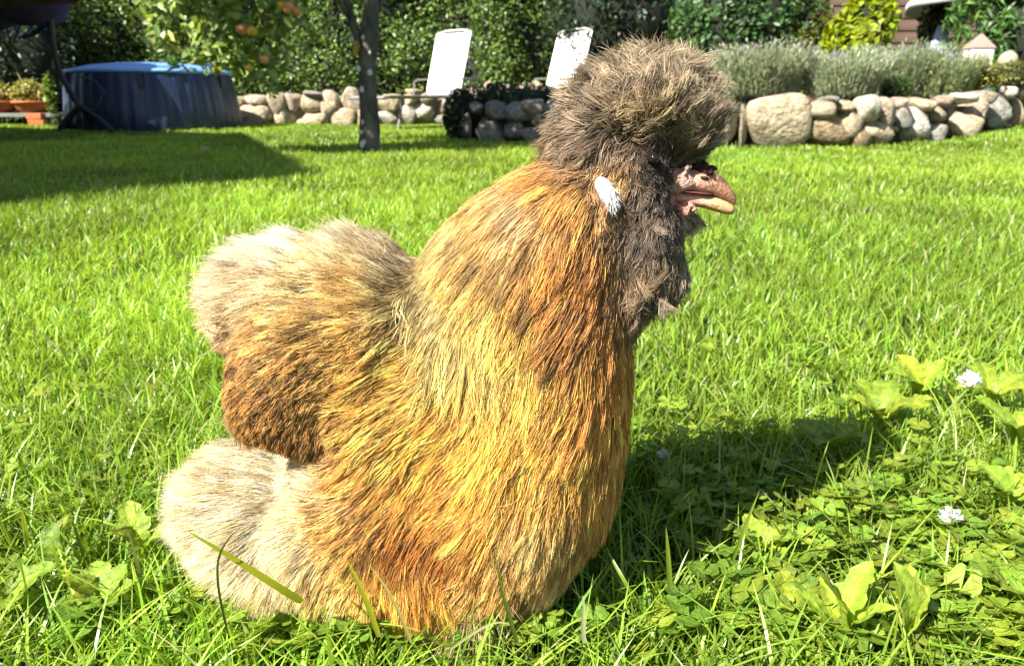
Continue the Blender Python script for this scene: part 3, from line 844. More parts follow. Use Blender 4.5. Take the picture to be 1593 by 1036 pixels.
# pots on a bench, in the sun at far left
def pots():
    Y = 10.6
    zt = at(30, 176, Y)[2]
    c = at(20, 176, Y)
    t = thing('plant_bench', 'low grey plank bench carrying terracotta planters at the lawn edge', 'bench', (c[0], Y, 0))
    for i in range(2):
        bm = bmesh.new(); add_box(bm, (0, -.12 + .24 * i, zt - .025), (1.5, .22, .05)); bm_obj('plank', bm, M_greywood, t, bevel=.006)
    for s in (-.55, .5):
        bm = bmesh.new(); add_box(bm, (s, 0, (zt - .05) / 2), (.12, .36, zt - .05)); bm_obj('leg', bm, M_greywood, t, bevel=.006)
    for px, lab in ((52, 'orange terracotta bowl planter with yellow green succulents, nearer the hot tub'), (0, 'orange terracotta bowl planter cut by the picture edge on the bench')):
        q = at(px, 168, Y - .05)
        b = thing('planter', lab, 'planter', (q[0], Y - .05, zt), group='terracotta planters on the bench')
        bm = bmesh.new(); add_lathe(bm, [(0, 0), (.15, 0), (.20, .06), (.235, .125), (.25, .13), (.25, .155), (.225, .155), (.20, .11), (0, .11)], 36); bm_obj('bowl', bm, M_terra, b, smooth=True)
        crown('foliage', (0.02, 0, .27), (.22, .2, .17), 700, .06, (.24, .23, .05), b, core=False, hollow=.1, lump=.4, aspect=.7)
        for k in range(6):
            bm = bmesh.new(); add_tube(bm, [(0, 0, .1), (random.uniform(-.12, .12), random.uniform(-.1, .1), .28), (random.uniform(-.16, .16), random.uniform(-.1, .1), random.uniform(.38, .52))], [.012, .009, .004], 6); bm_obj('stem', bm, M_pstem, b)
    for i, (px, py) in enumerate(((55, 177), (58, 186))):
        q = at(px, py, Y - .4)
        bm = bmesh.new(); add_box(bm, (0, 0, 0), (.20, .12, .075)); o = bm_obj('brick', bm, M_terra, bevel=.008)
        zz = 0.0375 + (0.11 if i == 0 else 0.03); o.location = (q[0], Y - .4, zz); o.rotation_euler = (0, 0, .1 * i)
        tag(o, ('red brick lying on another brick before the plant bench', 'bottom red brick in front of the plant bench')[i], 'brick', 'red bricks by the bench')
    q = at(80, 160, 9.6)
    shrub('potted_sprig', 'thin light green plant between the planters and the dark stand', 'plant', (q[0], 9.6), (0, 0, .42), (.08, .08, .30), 240, .07, (.15, .22, .03), stem=.008, core=False, hollow=.1)
pots()
# big shaded shrub behind the hanging chair
x = at(40, 60, 12)[0]
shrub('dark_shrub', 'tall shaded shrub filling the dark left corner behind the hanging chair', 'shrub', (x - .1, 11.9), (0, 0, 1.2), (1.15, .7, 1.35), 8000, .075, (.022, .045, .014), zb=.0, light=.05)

# ------------------------------------------------------------------ apple tree
def tube_part(name, pts, rad, m, t, n=12):
    bm = bmesh.new(); add_tube(bm, pts, rad, n); o = bm_obj(name, bm, m, t, smooth=True); return o
def apple_tree():
    b = G(574, 236); Yt = float(b[1]); bx = float(b[0])
    t = thing('apple_tree', 'apple tree with a slender dark trunk and ripe fruit on drooping branches', 'tree', (bx, Yt, 0))
    L = lambda px, py, dy=0: at(px, py, Yt + dy) - np.array([bx, Yt, 0])
    tr = [np.array([0, 0, -.05]), L(574, 228), L(575, 190), L(573, 140), L(571, 100), L(575, 60), L(578, 20), L(578, -20), L(585, -90), L(580, -200)]
    rad = [.092, .082, .068, .063, .062, .064, .055, .048, .042, .02]
    # subdivide for a knotted trunk
    pts, rr = [], []
    for i in range(len(tr) - 1):
        for f in (0, .33, .66):
            p = tr[i] * (1 - f) + tr[i + 1] * f; pts.append(p + .006 * np.array([noise(p[None] * 1., 5)[0], 0, 0])); rr.append((rad[i] * (1 - f) + rad[i + 1] * f) * (1 + .10 * float(noise(p[None] + 3, 7)[0])))
    tube_part('trunk', pts, rr, M_bark, t, 14)
    bc = [rng.normal(size=3) for _ in range(1)]
    br = [([L(571, 105), L(560, 70), L(548, 35), L(538, 0), L(515, -60), L(480, -120)], .040),
          ([L(548, 35), L(520, -10, -.1), L(470, -40, -.2), L(420, -30, -.25), L(385, 10, -.3), L(372, 50, -.3)], .020),
          ([L(470, -40, -.2), L(450, -25, -.25), L(440, 5, -.3), L(446, 25, -.3)], .013),
          ([L(420, -30, -.25), L(350, -30, -.2), L(300, 0, -.2), L(275, 45, -.2)], .014),
          ([L(575, 50), L(600, -20, .1), L(660, -80, .2), L(740, -110, .3)], .026),
          ([L(578, 0), L(590, -80, .5), L(620, -130, .9)], .024),
          ([L(578, -20), L(570, -100, -.4), L(560, -150, -.8)], .022),
          ([L(515, -60), L(450, -110, .2), L(380, -130, .3)], .016)]
    for ps, r in br: tube_part('branch', ps, list(np.linspace(r, r * .3, len(ps))), M_bark, t, 8)
    # crown above the picture's top edge, throwing the shade on the wall
    APL = (0.085, 0.135, 0.028)
    c0 = np.array([-0.2, .05, 2.15])
    crown('crown', c0, (1.25, 1.15, .85), 15000, .075, APL, t, core=False, hollow=.25, lump=.25, rich=True, aspect=.55)
    crown('crown', (-.95, -.72, 1.68), (.72, .6, .38), 3600, .075, APL, t, core=False, hollow=.25, lump=.25, rich=True, aspect=.55)
    # drooping leafy branch ends that hang into view on the left
    for (px, py, dy, rx, rz, n) in ((300, 10, -.2, .26, .28, 240), (375, 30, -.3, .30, .34, 300), (410, 80, -.3, .16, .22, 110), (270, 60, -.2, .16, .24, 110), (445, 0, -.3, .18, .16, 110), (350, -50, -.1, .4, .12, 160), (372, 90, -.32, .12, .14, 90), (335, 60, -.25, .22, .2, 180), (455, 30, -.3, .16, .2, 120), (250, 20, -.15, .2, .26, 160), (415, 110, -.3, .1, .14, 60), (290, -20, -.2, .3, .16, 160)):
        c = L(px, py, dy)
        crown('leaf_spray', c, (rx, .22, rz), n, .085, (0.21, 0.29, 0.075), t, core=False, hollow=.05, lump=.3, rich=True, aspect=.52, up=.3)
    m_ap = mat_plain('ripe_apple', (.55, .24, .09), .35, .55, 3.0)
    m_ay = mat_plain('yellow_apple', (.62, .38, .04), .35, .25, 3.0)
    def apple(px, py, dy, rp, m):
        c = L(px, py, dy); r = .88 * rp * (Yt + dy) / FPX
        bm = bmesh.new(); add_lathe(bm, [(0, -.80), (.25, -.92), (.55, -.82), (.85, -.42), (1.0, .08), (.92, .5), (.62, .82), (.3, .88), (.08, .72), (0, .66)], 16)
        for v in bm.verts: v.co = v.co * r
        o = bm_obj('apple', bm, m, t, smooth=True); o.location = V3(c); o.rotation_euler = (random.uniform(-.4, .4), random.uniform(-.4, .4), random.random() * 6)
        bm = bmesh.new(); add_tube(bm, [(0, 0, .66 * r), (.15 * r, 0, 1.5 * r)], .003, 5); bm_obj('stalk', bm, M_twig, o)
    for a in ((376, 46, -.55, 9.5, m_ap), (393, 49, -.55, 8.5, m_ay), (450, 12, -.55, 10, m_ap), (462, 18, -.55, 8, m_ap), (438, 9, -.55, 7, m_ay), (388, 107, -.5, 6.5, m_ay), (411, 93, -.5, 8, m_ap), (447, 16, -.58, 7, m_ap)): apple(*a)
    # a hanging yellowed leaf and pale lumps painting sunlit specks on the bark
    leaves('yellow_leaf', np.array([L(553, 82, -.09), L(556, 72, -.08)]), np.array([[.1, 0, -1.], [0, 0, -1]]), np.array([[0, -1., .3], [0, -1, 0]]), .085, .035, np.array([[.5, .38, .03], [.45, .36, .04]]), M_weed, t, rich=True)
    m_speck = mat_plain('pale_speck', (.55, .55, .48), .95, .1, 30)
    for (px, py, s) in ((567, 225, .020), (570, 221, .016), (560, 108, .018), (578, 114, .018), (566, 140, .017), (568, 190, .014), (571, 195, .012), (565, 205, .012), (568, 60, .014), (549, 62, .013), (577, 83, .012)):
        bm = bmesh.new(); bmesh.ops.create_icosphere(bm, subdivisions=2, radius=s)
        zz = L(px, py)
        for v in bm.verts: v.co = Vector((v.co.x, v.co.y * .35, v.co.z * 1.2)) * (1 + .3 * float(noise(np.array(v.co)[None] * 40)[0])) + V3(zz) + Vector((0, -.058 if py < 200 else -.07, 0))
        bm_obj('sunlit_speck', bm, m_speck, t, smooth=True)
apple_tree()

# ------------------------------------------------------------------ the house whose gable shades the left lawn
def house():
    Ha = 9.4
    tip = G(510, 277)                                   # where the gable's tip lands on the lawn
    ap = np.array([tip[0], tip[1], 0]) + np.array([SUN_TO.x, SUN_TO.y, 0]) * (Ha / math.tan(SUN_EL)) + np.array([0, 0, Ha])
    k = 1 / math.tan(SUN_EL)
    A_ = (G(120, 318) - tip)[:2]; B_ = (G(380, 212) - tip)[:2]
    s2 = np.array([SUN_TO.x, SUN_TO.y]) * k             # shadow drift per metre of fall (towards the sun)
    # a*u - and + : A = ( -a u + s2 ) sA, B = ( a u + s2 ) sB  with unit fall
    Mx = np.array([[A_[0], B_[0]], [A_[1], B_[1]]]); sol = np.linalg.solve(Mx, 2 * s2)
    au = (B_ * sol[1] - A_ * sol[0]) / 2
    run = np.linalg.norm(au); u = au / run; half = 10.9; drop = half / run
    nrm = np.array([u[1], -u[0]]);  nrm = nrm if nrm[0] > 0 else -nrm
    t = thing('house', 'white rendered house with a brown gabled roof at the left side of the garden', 'house', (ap[0], ap[1], 0), math.atan2(u[1], u[0]))
    # local: X along the gable, -Y out of it
    sgn = 1 if (np.array([-u[1], u[0]]) @ nrm) < 0 else -1
    dep = 9.0 * sgn
    ze = Ha - drop
    bm = bmesh.new()
    hw = half - 1.1; zw = ze + 1.1 / run - .1
    f = [bm.verts.new(v) for v in ((-hw, 0, 0), (hw, 0, 0), (hw, 0, zw), (0, 0, Ha - .1), (-hw, 0, zw))]
    fa = bm.faces.new(f); r = bmesh.ops.extrude_face_region(bm, geom=[fa]); bmesh.ops.translate(bm, vec=(0, dep, 0), verts=[e for e in r['geom'] if isinstance(e, bmesh.types.BMVert)])
    bm_obj('wall', bm, M_render, t)
    for s in (-1, 1):
        bm = bmesh.new(); p = [(0, -.02 * sgn, Ha), (s * (half + .02), -.02 * sgn, ze), (s * (half + .02), dep, ze), (0, dep, Ha)]
        q = [bm.verts.new(v) for v in p]; q2 = [bm.verts.new((v[0], v[1], v[2] - .12)) for v in p]
        bm.faces.new(q); bm.faces.new(q2[::-1])
        for i in range(4): bm.faces.new((q[i], q[(i + 1) % 4], q2[(i + 1) % 4], q2[i]))
        bm_obj('roof_slope', bm, M_roof, t)
    for x, z in ((-2.6, 1.5), (2.6, 1.5), (-1.6, 4.2), (1.6, 4.2)):
        bm = bmesh.new(); add_box(bm, (x, -.02 * sgn, z), (1.2, .08, 1.3)); o = bm_obj('window', bm, M_white, t)
        bm = bmesh.new(); add_box(bm, (x, -.05 * sgn, z), (1.05, .06, 1.15)); bm_obj('pane', bm, M_glass, o)
    print('HOUSE ap', ap, 'u', u, 'pitch', math.degrees(math.atan(1 / run)), 'eave', ze, 'nrm', nrm)
house()

# ------------------------------------------------------------------ the hen
YC = 0.465
def hen():
    root0 = np.array([P(740, 900, YC)[0], YC, 0.0])
    t = thing('hen', 'golden buff silkie hen with fluffy taupe crest standing in profile on the grass', 'hen', root0)
    S = lambda px, py: np.linalg.norm(P(px + 1, py, YC) - P(px, py, YC))      # metres per pixel there
    # ---- body: one continuous surface grown from overlapping volumes
    blobs = [  # px, py, rx, ry, half depth m, depth offset m, tilt deg
        (975, 285, 66, 82, .040, 0, 0), (1002, 174, 84, 56, .035, 0, 0), (945, 182, 46, 50, .031, 0, 0), (920, 225, 48, 48, .035, 0, 0), (1054, 200, 50, 52, .024, 0, 0),
        (1000, 365, 52, 76, .044, 0, 0), (1022, 410, 36, 46, .036, 0, 0), (975, 430, 42, 70, .042, 0, 0), (1058, 338, 20, 13, .014, 0, 0), (1074, 342, 20, 12, .013, 0, 0), (1066, 234, 32, 24, .015, 0, 0),
        (560, 525, 120, 112, .074, 0, 0), (600, 470, 66, 80, .066, 0, 0), (610, 745, 110, 95, .088, 0, 0), (640, 690, 100, 100, .088, 0, 0), (620, 560, 110, 110, .076, 0, 0), (484, 457, 108, 68, .064, 0, 0), (440, 452, 70, 58, .056, 0, 0), (555, 430, 60, 46, .056, 0, 0), (505, 436, 70, 50, .056, 0, 0), (432, 490, 60, 56, .054, 0, 0),
        (455, 575, 92, 110, .030, -.064, 24), (455, 575, 92, 110, .030, .064, 24), (432, 612, 66, 84, .026, -.070, 28), (432, 612, 66, 84, .026, .070, 28), (478, 660, 56, 40, .024, -.068, 20), (478, 660, 56, 40, .024, .068, 20),
        (540, 565, 100, 110, .036, -.048, 12), (540, 565, 100, 110, .036, .048, 12), (640, 590, 90, 120, .088, 0, 0), (615, 610, 105, 115, .093, 0, 0), (660, 790, 95, 105, .092, 0, 0), (580, 690, 100, 95, .090, 0, 0), (690, 560, 80, 130, .082, 0, 0),
        (430, 800, 86, 84, .060, 0, 0), (386, 772, 62, 60, .050, 0, 0), (490, 820, 108, 80, .070, 0, 0), (540, 790, 110, 90, .078, 0, 0), (590, 815, 130, 98, .080, 0, 0)]
    bm = bmesh.new()
    for px, py, rx, ry, dr, dy, tilt in blobs:
        c = P(px, py, YC - abs(dy)); c[1] = YC + dy; s = S(px, py) * (YC - abs(dy)) / YC
        r = bmesh.ops.create_icosphere(bm, subdivisions=4, radius=1)
        M = Matrix.Translation(V3(c)) @ Matrix.Rotation(R(tilt), 4, 'Y') @ Matrix.Diagonal((rx * s, dr, ry * s, 1))
        bmesh.ops.transform(bm, matrix=M, verts=r['verts'])
    # torso and neck: one smooth barrel through level sections (py, left px, right px, half depth)
    secs = np.array([(235, 880, 985, .030), (270, 812, 985, .044), (310, 755, 984, .053), (350, 710, 984, .059), (400, 668, 983, .064), (450, 640, 982, .068), (500, 622, 980, .073), (560, 604, 976, .079), (620, 590, 969, .083),
                     (680, 585, 962, .087), (740, 565, 949, .088), (800, 545, 922, .087), (850, 540, 888, .082), (885, 555, 850, .073), (910, 580, 815, .062), (930, 615, 785, .046), (942, 655, 745, .03)])
    ys = np.linspace(235, 942, 60); sec = np.stack([np.interp(ys, secs[:, 0], secs[:, k]) for k in (1, 2, 3)], 1)
    for _ in range(6): sec[1:-1] = (sec[:-2] + 2 * sec[1:-1] + sec[2:]) / 4
    rings = []
    for y_, (xl_, xr_, hd_) in zip(ys, sec):
        a0, a1 = P(xl_, y_, YC), P(xr_, y_, YC); cc = (a0 + a1) / 2; hw = (a1[0] - a0[0]) / 2
        rings.append([bm.verts.new((cc[0] + hw * math.cos(k * math.pi / 24), YC + hd_ * math.sin(k * math.pi / 24), cc[2])) for k in range(48)])
    for a0, a1 in zip(rings[:-1], rings[1:]):
        for k in range(48): bm.faces.new((a0[k], a0[(k + 1) % 48], a1[(k + 1) % 48], a1[k]))
    bm.faces.new(rings[0]); bm.faces.new(rings[-1][::-1]); bmesh.ops.recalc_face_normals(bm, faces=bm.faces)
    # legs and toes
    foot_spots = [(P(742, 960, .402)[0], .402), (P(700, 960, .51)[0], .505)]
    def ball(c, r):
        q = bmesh.ops.create_icosphere(bm, subdivisions=2, radius=r); bmesh.ops.translate(bm, verts=q['verts'], vec=V3(c))
    for fx, fy in foot_spots:
        for i in range(9): ball((fx - .012 * i / 8, fy, .012 + .055 * i / 8), .0085)
        for a in (-.5, 0, .5, math.pi - .3, math.pi + .5):
            for i in range(9): ball((fx + .038 * i / 8 * math.cos(a), fy + .038 * i / 8 * math.sin(a), .010 - .004 * i / 8), .0062)
    me0 = bpy.data.meshes.new('raw'); bm.to_mesh(me0); bm.free()
    o0 = bpy.data.objects.new('raw', me0); COL.objects.link(o0)
    md = o0.modifiers.new('r', 'REMESH'); md.mode = 'VOXEL'; md.voxel_size = 0.0035
    sm_ = o0.modifiers.new('s', 'SMOOTH'); sm_.factor = .5; sm_.iterations = 34
    dg = bpy.context.evaluated_depsgraph_get()
    me = bpy.data.meshes.new_from_object(o0.evaluated_get(dg))
    bpy.data.objects.remove(o0); bpy.data.meshes.remove(me0)
    me.name = 'body'
    nv = len(me.vertices); co = np.empty(nv * 3, np.float32); me.vertices.foreach_get('co', co); co = co.reshape(-1, 3).astype(float)
    # ease the fold where wing, thigh and breast meet, so that they run into each other
    ed = np.empty(len(me.edges) * 2, np.int32); me.edges.foreach_get('vertices', ed); ed = ed.reshape(-1, 2)
    wq = np.zeros(nv)
    for qx, qy, qr in ((625, 690, 95), (585, 800, 75), (690, 640, 80), (650, 470, 50)):
        q = P(qx, qy, YC - .07); wq = np.maximum(wq, np.exp(-((co[:, [0, 2]] - q[[0, 2]]) ** 2).sum(1) / (qr * S(qx, qy)) ** 2))
    deg = np.bincount(ed.ravel(), minlength=nv)[:, None]
    for _ in range(140):
        av = np.stack([np.bincount(ed[:, 0], co[ed[:, 1], k], nv) + np.bincount(ed[:, 1], co[ed[:, 0], k], nv) for k in range(3)], 1) / deg
        co += (av - co) * (.6 * wq)[:, None]
    me.vertices.foreach_set('co', co.astype(np.float32).ravel()); me.update()
    me.calc_loop_triangles(); nt_ = len(me.loop_triangles); tri = np.empty(nt_ * 3, np.int32); me.loop_triangles.foreach_get('vertices', tri); tri = tri.reshape(-1, 3)
    vn = np.empty(nv * 3, np.float32); me.vertices.foreach_get('normal', vn); vn = vn.reshape(-1, 3).astype(float)
    bvh = BVHTree.FromPolygons(co.tolist(), tri.tolist())

    # ---- plumage map: (px, py, flow dx, dy, length px, lift, colour, zone)
    Gd = []
    def g(zone, *rows):
        for r in rows: Gd.append(r + (zone,))
    g('crest', (985, 85, 0.0, -1, 66, 1.0, (150, 128, 98)), (915, 110, -.5, -.85, 62, 1.0, (135, 112, 85)), (880, 160, -.95, -.2, 52, .8, (120, 98, 75)),
      (875, 205, -.85, .5, 48, .45, (122, 95, 70)), (1060, 100, .3, -.95, 66, 1.0, (152, 130, 102)), (1095, 140, .55, -.8, 58, 1.0, (145, 124, 100)),
      (1095, 195, .6, -.75, 46, .8, (140, 118, 92)), (1065, 165, .15, -1, 58, .22, (160, 136, 102)), (1060, 225, .1, -1, 48, .2, (138, 114, 88)),
      (1005, 150, -.05, -1, 58, .25, (140, 116, 86)), (1005, 200, -.1, -1, 50, .25, (150, 120, 76)), (945, 160, -.6, -.45, 52, .3, (132, 108, 82)), (935, 215, -.7, .65, 54, .4, (116, 94, 72)),
      (975, 225, -.45, .75, 36, .4, (115, 92, 70)), (900, 240, -.75, .6, 48, .35, (116, 90, 64)), (1035, 250, -.1, -.9, 24, .4, (90, 68, 55)), (1092, 238, .45, -.85, 34, .5, (125, 102, 80)), (1080, 255, .6, -.7, 20, .4, (96, 76, 60)), (850, 215, -.8, .55, 32, .5, (126, 100, 70)))
    g('beard', (1012, 238, -.1, .6, 12, .3, (34, 26, 24)), (1003, 252, -.2, .7, 14, .3, (44, 34, 30)), (1020, 258, -.1, .8, 12, .3, (60, 46, 42)), (958, 268, -.15, .9, 26, .4, (196, 138, 55)), (1000, 305, -.3, .8, 34, .5, (112, 92, 76)), (985, 350, -.35, .8, 40, .45, (106, 88, 70)),  # darkest rows round the eye put the hollow's shade into the colour
      (1045, 352, .1, .9, 26, .4, (66, 52, 44)), (1060, 400, .15, 1, 46, .5, (126, 106, 86)), (1032, 440, -.05, 1, 52, .4, (122, 102, 82)), (1000, 425, -.2, .95, 48, .35, (138, 108, 76)), (1010, 470, -.1, 1, 48, .4, (130, 105, 80)),  # dark first row: shade of the gap below the wattle, as colour
      (1068, 342, .3, .9, 20, .5, (165, 138, 112)), (945, 330, -.2, .95, 30, .3, (150, 110, 60)))
    g('hackle', (870, 262, -.85, .35, 52, .3, (205, 138, 40)), (800, 270, -.85, .5, 52, .3, (188, 142, 72)), (838, 305, -.6, .55, 44, .25, (190, 156, 112)), (740, 325, -.7, .7, 56, .3, (190, 156, 94)),
      (790, 370, -.45, .9, 56, .2, (168, 128, 66)), (690, 400, -.5, .85, 60, .3, (186, 154, 96)), (880, 370, -.3, .9, 56, .2, (200, 134, 48)), (920, 400, -.45, .85, 50, .22, (186, 116, 46)),
      (915, 330, -.35, .9, 46, .2, (192, 130, 58)), (650, 455, -.35, .95, 56, .3, (182, 158, 104)), (740, 450, -.3, .95, 62, .18, (222, 184, 92)), (830, 480, -.35, .9, 62, .18, (188, 146, 62)),
      (890, 490, -.55, .8, 52, .2, (164, 106, 44)), (950, 490, -.3, .95, 52, .2, (186, 124, 56)), (765, 540, -.15, 1, 62, .18, (222, 182, 94)), (685, 530, -.2, 1, 62, .22, (216, 184, 98)), (830, 560, -.3, .95, 60, .2, (226, 174, 70)))
    g('breast', (900, 590, -.4, .9, 60, .2, (215, 152, 58)), (935, 560, -.2, 1, 60, .2, (198, 130, 50)), (955, 650, -.05, 1, 56, .2, (186, 128, 58)), (900, 680, -.3, .95, 60, .22, (218, 158, 64)), (940, 760, -.15, 1, 56, .22, (188, 134, 64)),
      (800, 660, -.55, .8, 60, .22, (232, 168, 58)), (700, 630, -.8, .5, 56, .22, (226, 162, 52)), (640, 575, -.95, .2, 52, .22, (222, 162, 58)), (600, 640, -.9, .35, 52, .25, (216, 160, 62)),
      (760, 760, -.5, .85, 60, .25, (228, 160, 58)), (660, 730, -.7, .65, 56, .25, (220, 154, 58)), (570, 720, -.75, .5, 52, .3, (206, 146, 62)), (840, 800, -.4, .9, 56, .25, (210, 166, 104)), (880, 870, -.55, .85, 50, .28, (190, 150, 100)),
      (820, 920, -.8, .6, 46, .3, (178, 132, 76)), (905, 820, -.3, .95, 50, .25, (186, 136, 76)), (770, 890, -.35, .9, 50, .28, (208, 154, 80)))
    g('belly', (640, 815, -.5, .8, 56, .3, (152, 90, 30)), (705, 835, -.5, .85, 56, .28, (160, 96, 32)), (555, 800, -.6, .7, 56, .32, (205, 148, 66)), (600, 890, -.1, 1, 52, .3, (216, 154, 58)), (690, 905, -.1, 1, 52, .3, (218, 154, 54)),
      (530, 890, -.25, .95, 52, .32, (216, 172, 98)), (740, 930, -.1, 1, 40, .3, (220, 170, 90)))
    g('wing', (420, 510, -.85, .35, 36, .22, (192, 144, 70)), (480, 560, -.85, .45, 36, .18, (184, 134, 68)), (400, 600, -.6, .75, 32, .22, (162, 114, 54)), (460, 640, -.5, .8, 32, .18, (172, 122, 62)), (540, 600, -.85, .35, 40, .18, (188, 138, 68)),
      (445, 685, -.3, .9, 28, .22, (142, 88, 32)), (505, 680, -.4, .75, 32, .22, (166, 120, 66)), (375, 560, -.7, .6, 28, .25, (154, 110, 58)), (560, 530, -.9, .25, 42, .18, (202, 152, 72)), (490, 490, -.9, .25, 40, .22, (196, 150, 80)))
    g('tail', (570, 450, -.9, .1, 52, .28, (206, 158, 84)), (490, 425, -.9, 0, 52, .35, (216, 182, 128)), (605, 410, -.6, -.6, 46, .5, (200, 176, 146)), (560, 375, -.35, -.9, 48, .9, (216, 196, 168)), (480, 372, -.4, -.9, 54, .95, (230, 216, 200)),
      (410, 380, -.6, -.75, 54, .95, (222, 203, 180)), (350, 420, -.9, -.35, 54, .95, (216, 192, 163)), (335, 480, -1, .05, 54, .95, (211, 182, 153)), (345, 540, -.95, .3, 48, .8, (205, 175, 142)), (405, 450, -.85, .1, 46, .45, (220, 187, 148)))
    g('fluff', (315, 700, -.95, -.2, 58, .85, (198, 172, 138)), (290, 760, -1, .1, 58, .95, (216, 197, 154)), (300, 830, -.9, .35, 58, .95, (221, 197, 158)), (335, 900, -.7, .7, 56, .85, (221, 192, 153)), (355, 690, -.9, -.1, 52, .5, (192, 162, 128)),
      (400, 750, -.85, 0, 52, .4, (226, 202, 163)), (385, 830, -.7, .4, 56, .4, (231, 207, 168)), (460, 780, -.8, .2, 52, .35, (221, 197, 153)), (440, 860, -.5, .7, 52, .4, (226, 197, 153)), (420, 925, -.3, .9, 46, .5, (216, 182, 128)), (420, 735, -.9, -.05, 50, .4, (222, 196, 158)), (365, 668, -.9, -.2, 46, .5, (196, 168, 130)), (530, 745, -.9, -.1, 46, .3, (212, 180, 140)), (485, 735, -.9, -.1, 46, .3, (216, 187, 158)))
    zones = ['crest', 'beard', 'hackle', 'breast', 'belly', 'wing', 'tail', 'fluff']
    n_g = len(Gd)
    gp = np.zeros((n_g, 2)); gd = np.zeros((n_g, 2)); gl = np.zeros(n_g); gf = np.zeros(n_g); gc = np.zeros((n_g, 3)); gz = np.zeros(n_g, int)
    for i, (px, py, dx, dy, ln, lift, c, z) in enumerate(Gd):
        d = ray(px, py); hit = bvh.ray_cast(V3(EYE), V3(d).normalized())[0]
        q = np.array(hit) if hit is not None else P(px, py, YC)
        gp[i] = q[0], q[2]; k = math.hypot(dx, dy); gd[i] = dx / k, -dy / k
        lift *= 1.0 if z in ('crest', 'tail', 'fluff') else .5
        ln *= {'crest': 1.18, 'wing': 1.2, 'tail': 1.2, 'fluff': 1.2, 'beard': 1.1, 'belly': 1.4}.get(z, 1.75)
        gl[i] = ln * np.linalg.norm(q - EYE) / FPX / 1.04; gf[i] = lift; gc[i] = srgb(c); gz[i] = zones.index(z)
    def look(p):
        "blend the plumage map at points p (x and z on the bird)"
        d2 = ((p[:, None, [0, 2]] - gp[None]) ** 2).sum(2) + 2.5e-5
        idx = np.argsort(d2, 1)[:, :7]; dd = np.take_along_axis(d2, idx, 1); wt = dd ** -1.4; wt /= wt.sum(1, keepdims=True)
        return ((gd[idx] * wt[..., None]).sum(1), (gl[idx] * wt).sum(1), (gf[idx] * wt).sum(1), (gc[idx] * wt[..., None]).sum(1), gz[idx[:, 0]])

    # ---- body object: dark skin under the plumage, pink bare face
    vcol = np.zeros((nv, 3)); fd, fl, ff, fc, fz = look(co)
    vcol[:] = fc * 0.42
    face = P(1052, 292, YC); dface = np.linalg.norm((co - face)[:, [0, 2]], axis=1)
    kf = (1 - sm(.007, .017, dface))[:, None]; vcol = vcol * (1 - kf) + srgb((190, 140, 125)) * kf
    leg = (co[:, 2] < .045) & (np.hypot(co[:, 0] - foot_spots[0][0], co[:, 1] - .402) < .05)
    vcol[co[:, 2] < .022] = (.03, .025, .028)
    a = me.attributes.new('Col', 'FLOAT_COLOR', 'POINT'); a.data.foreach_set('color', np.concatenate([vcol, np.ones((nv, 1))], 1).astype(np.float32).ravel())
    me.vertices.foreach_set('co', (co - root0).astype(np.float32).ravel())
    me.materials.clear(); me.materials.append(mat_attr('hen_skin', .7, .2))
    for p in me.polygons: p.use_smooth = True
    me.update()
    link(bpy.data.objects.new('body', me), t)

    # ---- plumage: strands rooted on the skin, combed along the map, gathered in tufts
    def fur_mat():
        m, n, l, b, out = mat_new('plumage')
        at = n.new('ShaderNodeAttribute'); at.attribute_name = 'Col'
        hi = n.new('ShaderNodeHairInfo')
        ramp = n.new('ShaderNodeValToRGB'); ramp.color_ramp.elements[0].color = (.30, .24, .19, 1); ramp.color_ramp.elements[1].color = (1.12, 1.12, 1.12, 1); ramp.color_ramp.elements[1].position = .75  # dark undercoat at the roots, deepened to paint shade between strands
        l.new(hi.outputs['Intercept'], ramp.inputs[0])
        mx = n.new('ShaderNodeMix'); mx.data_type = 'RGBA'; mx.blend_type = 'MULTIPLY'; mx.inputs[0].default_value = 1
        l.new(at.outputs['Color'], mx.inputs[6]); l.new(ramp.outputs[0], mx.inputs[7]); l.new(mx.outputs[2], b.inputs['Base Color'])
        b.inputs['Roughness'].default_value = .5; b.inputs['Specular IOR Level'].default_value = .35
        tr = n.new('ShaderNodeBsdfTranslucent'); l.new(mx.outputs[2], tr.inputs[0])
        ms = n.new('ShaderNodeMixShader'); ms.inputs[0].default_value = .35; l.new(b.outputs[0], ms.inputs[1]); l.new(tr.outputs[0], ms.inputs[2]); l.new(ms.outputs[0], out.inputs[0])
        return m
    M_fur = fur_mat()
    fr = np.random.default_rng(11)
    tv = co[tri]; ta = np.linalg.norm(np.cross(tv[:, 1] - tv[:, 0], tv[:, 2] - tv[:, 0]), axis=1) / 2
    tc = tv.mean(1); tn = vn[tri].mean(1)
    wgt = ta * np.where(tn[:, 1] > .35, .45, 1.0) * (tc[:, 2] > .03)
    wgt = wgt * np.where(np.linalg.norm((tc - face)[:, [0, 2]], axis=1) < .0105, 0.0, 1)
    def sample(n):
        ti = fr.choice(len(tri), n, p=wgt / wgt.sum()); u = fr.random((n, 2)); s = np.sqrt(u[:, :1]); v = u[:, 1:]
        b = np.concatenate([1 - s, s * (1 - v), s * v], 1)
        nn = (vn[tri[ti]] * b[..., None]).sum(1); nn /= np.linalg.norm(nn, axis=1, keepdims=True)
        return (tv[ti] * b[..., None]).sum(1), nn
    NP = 7
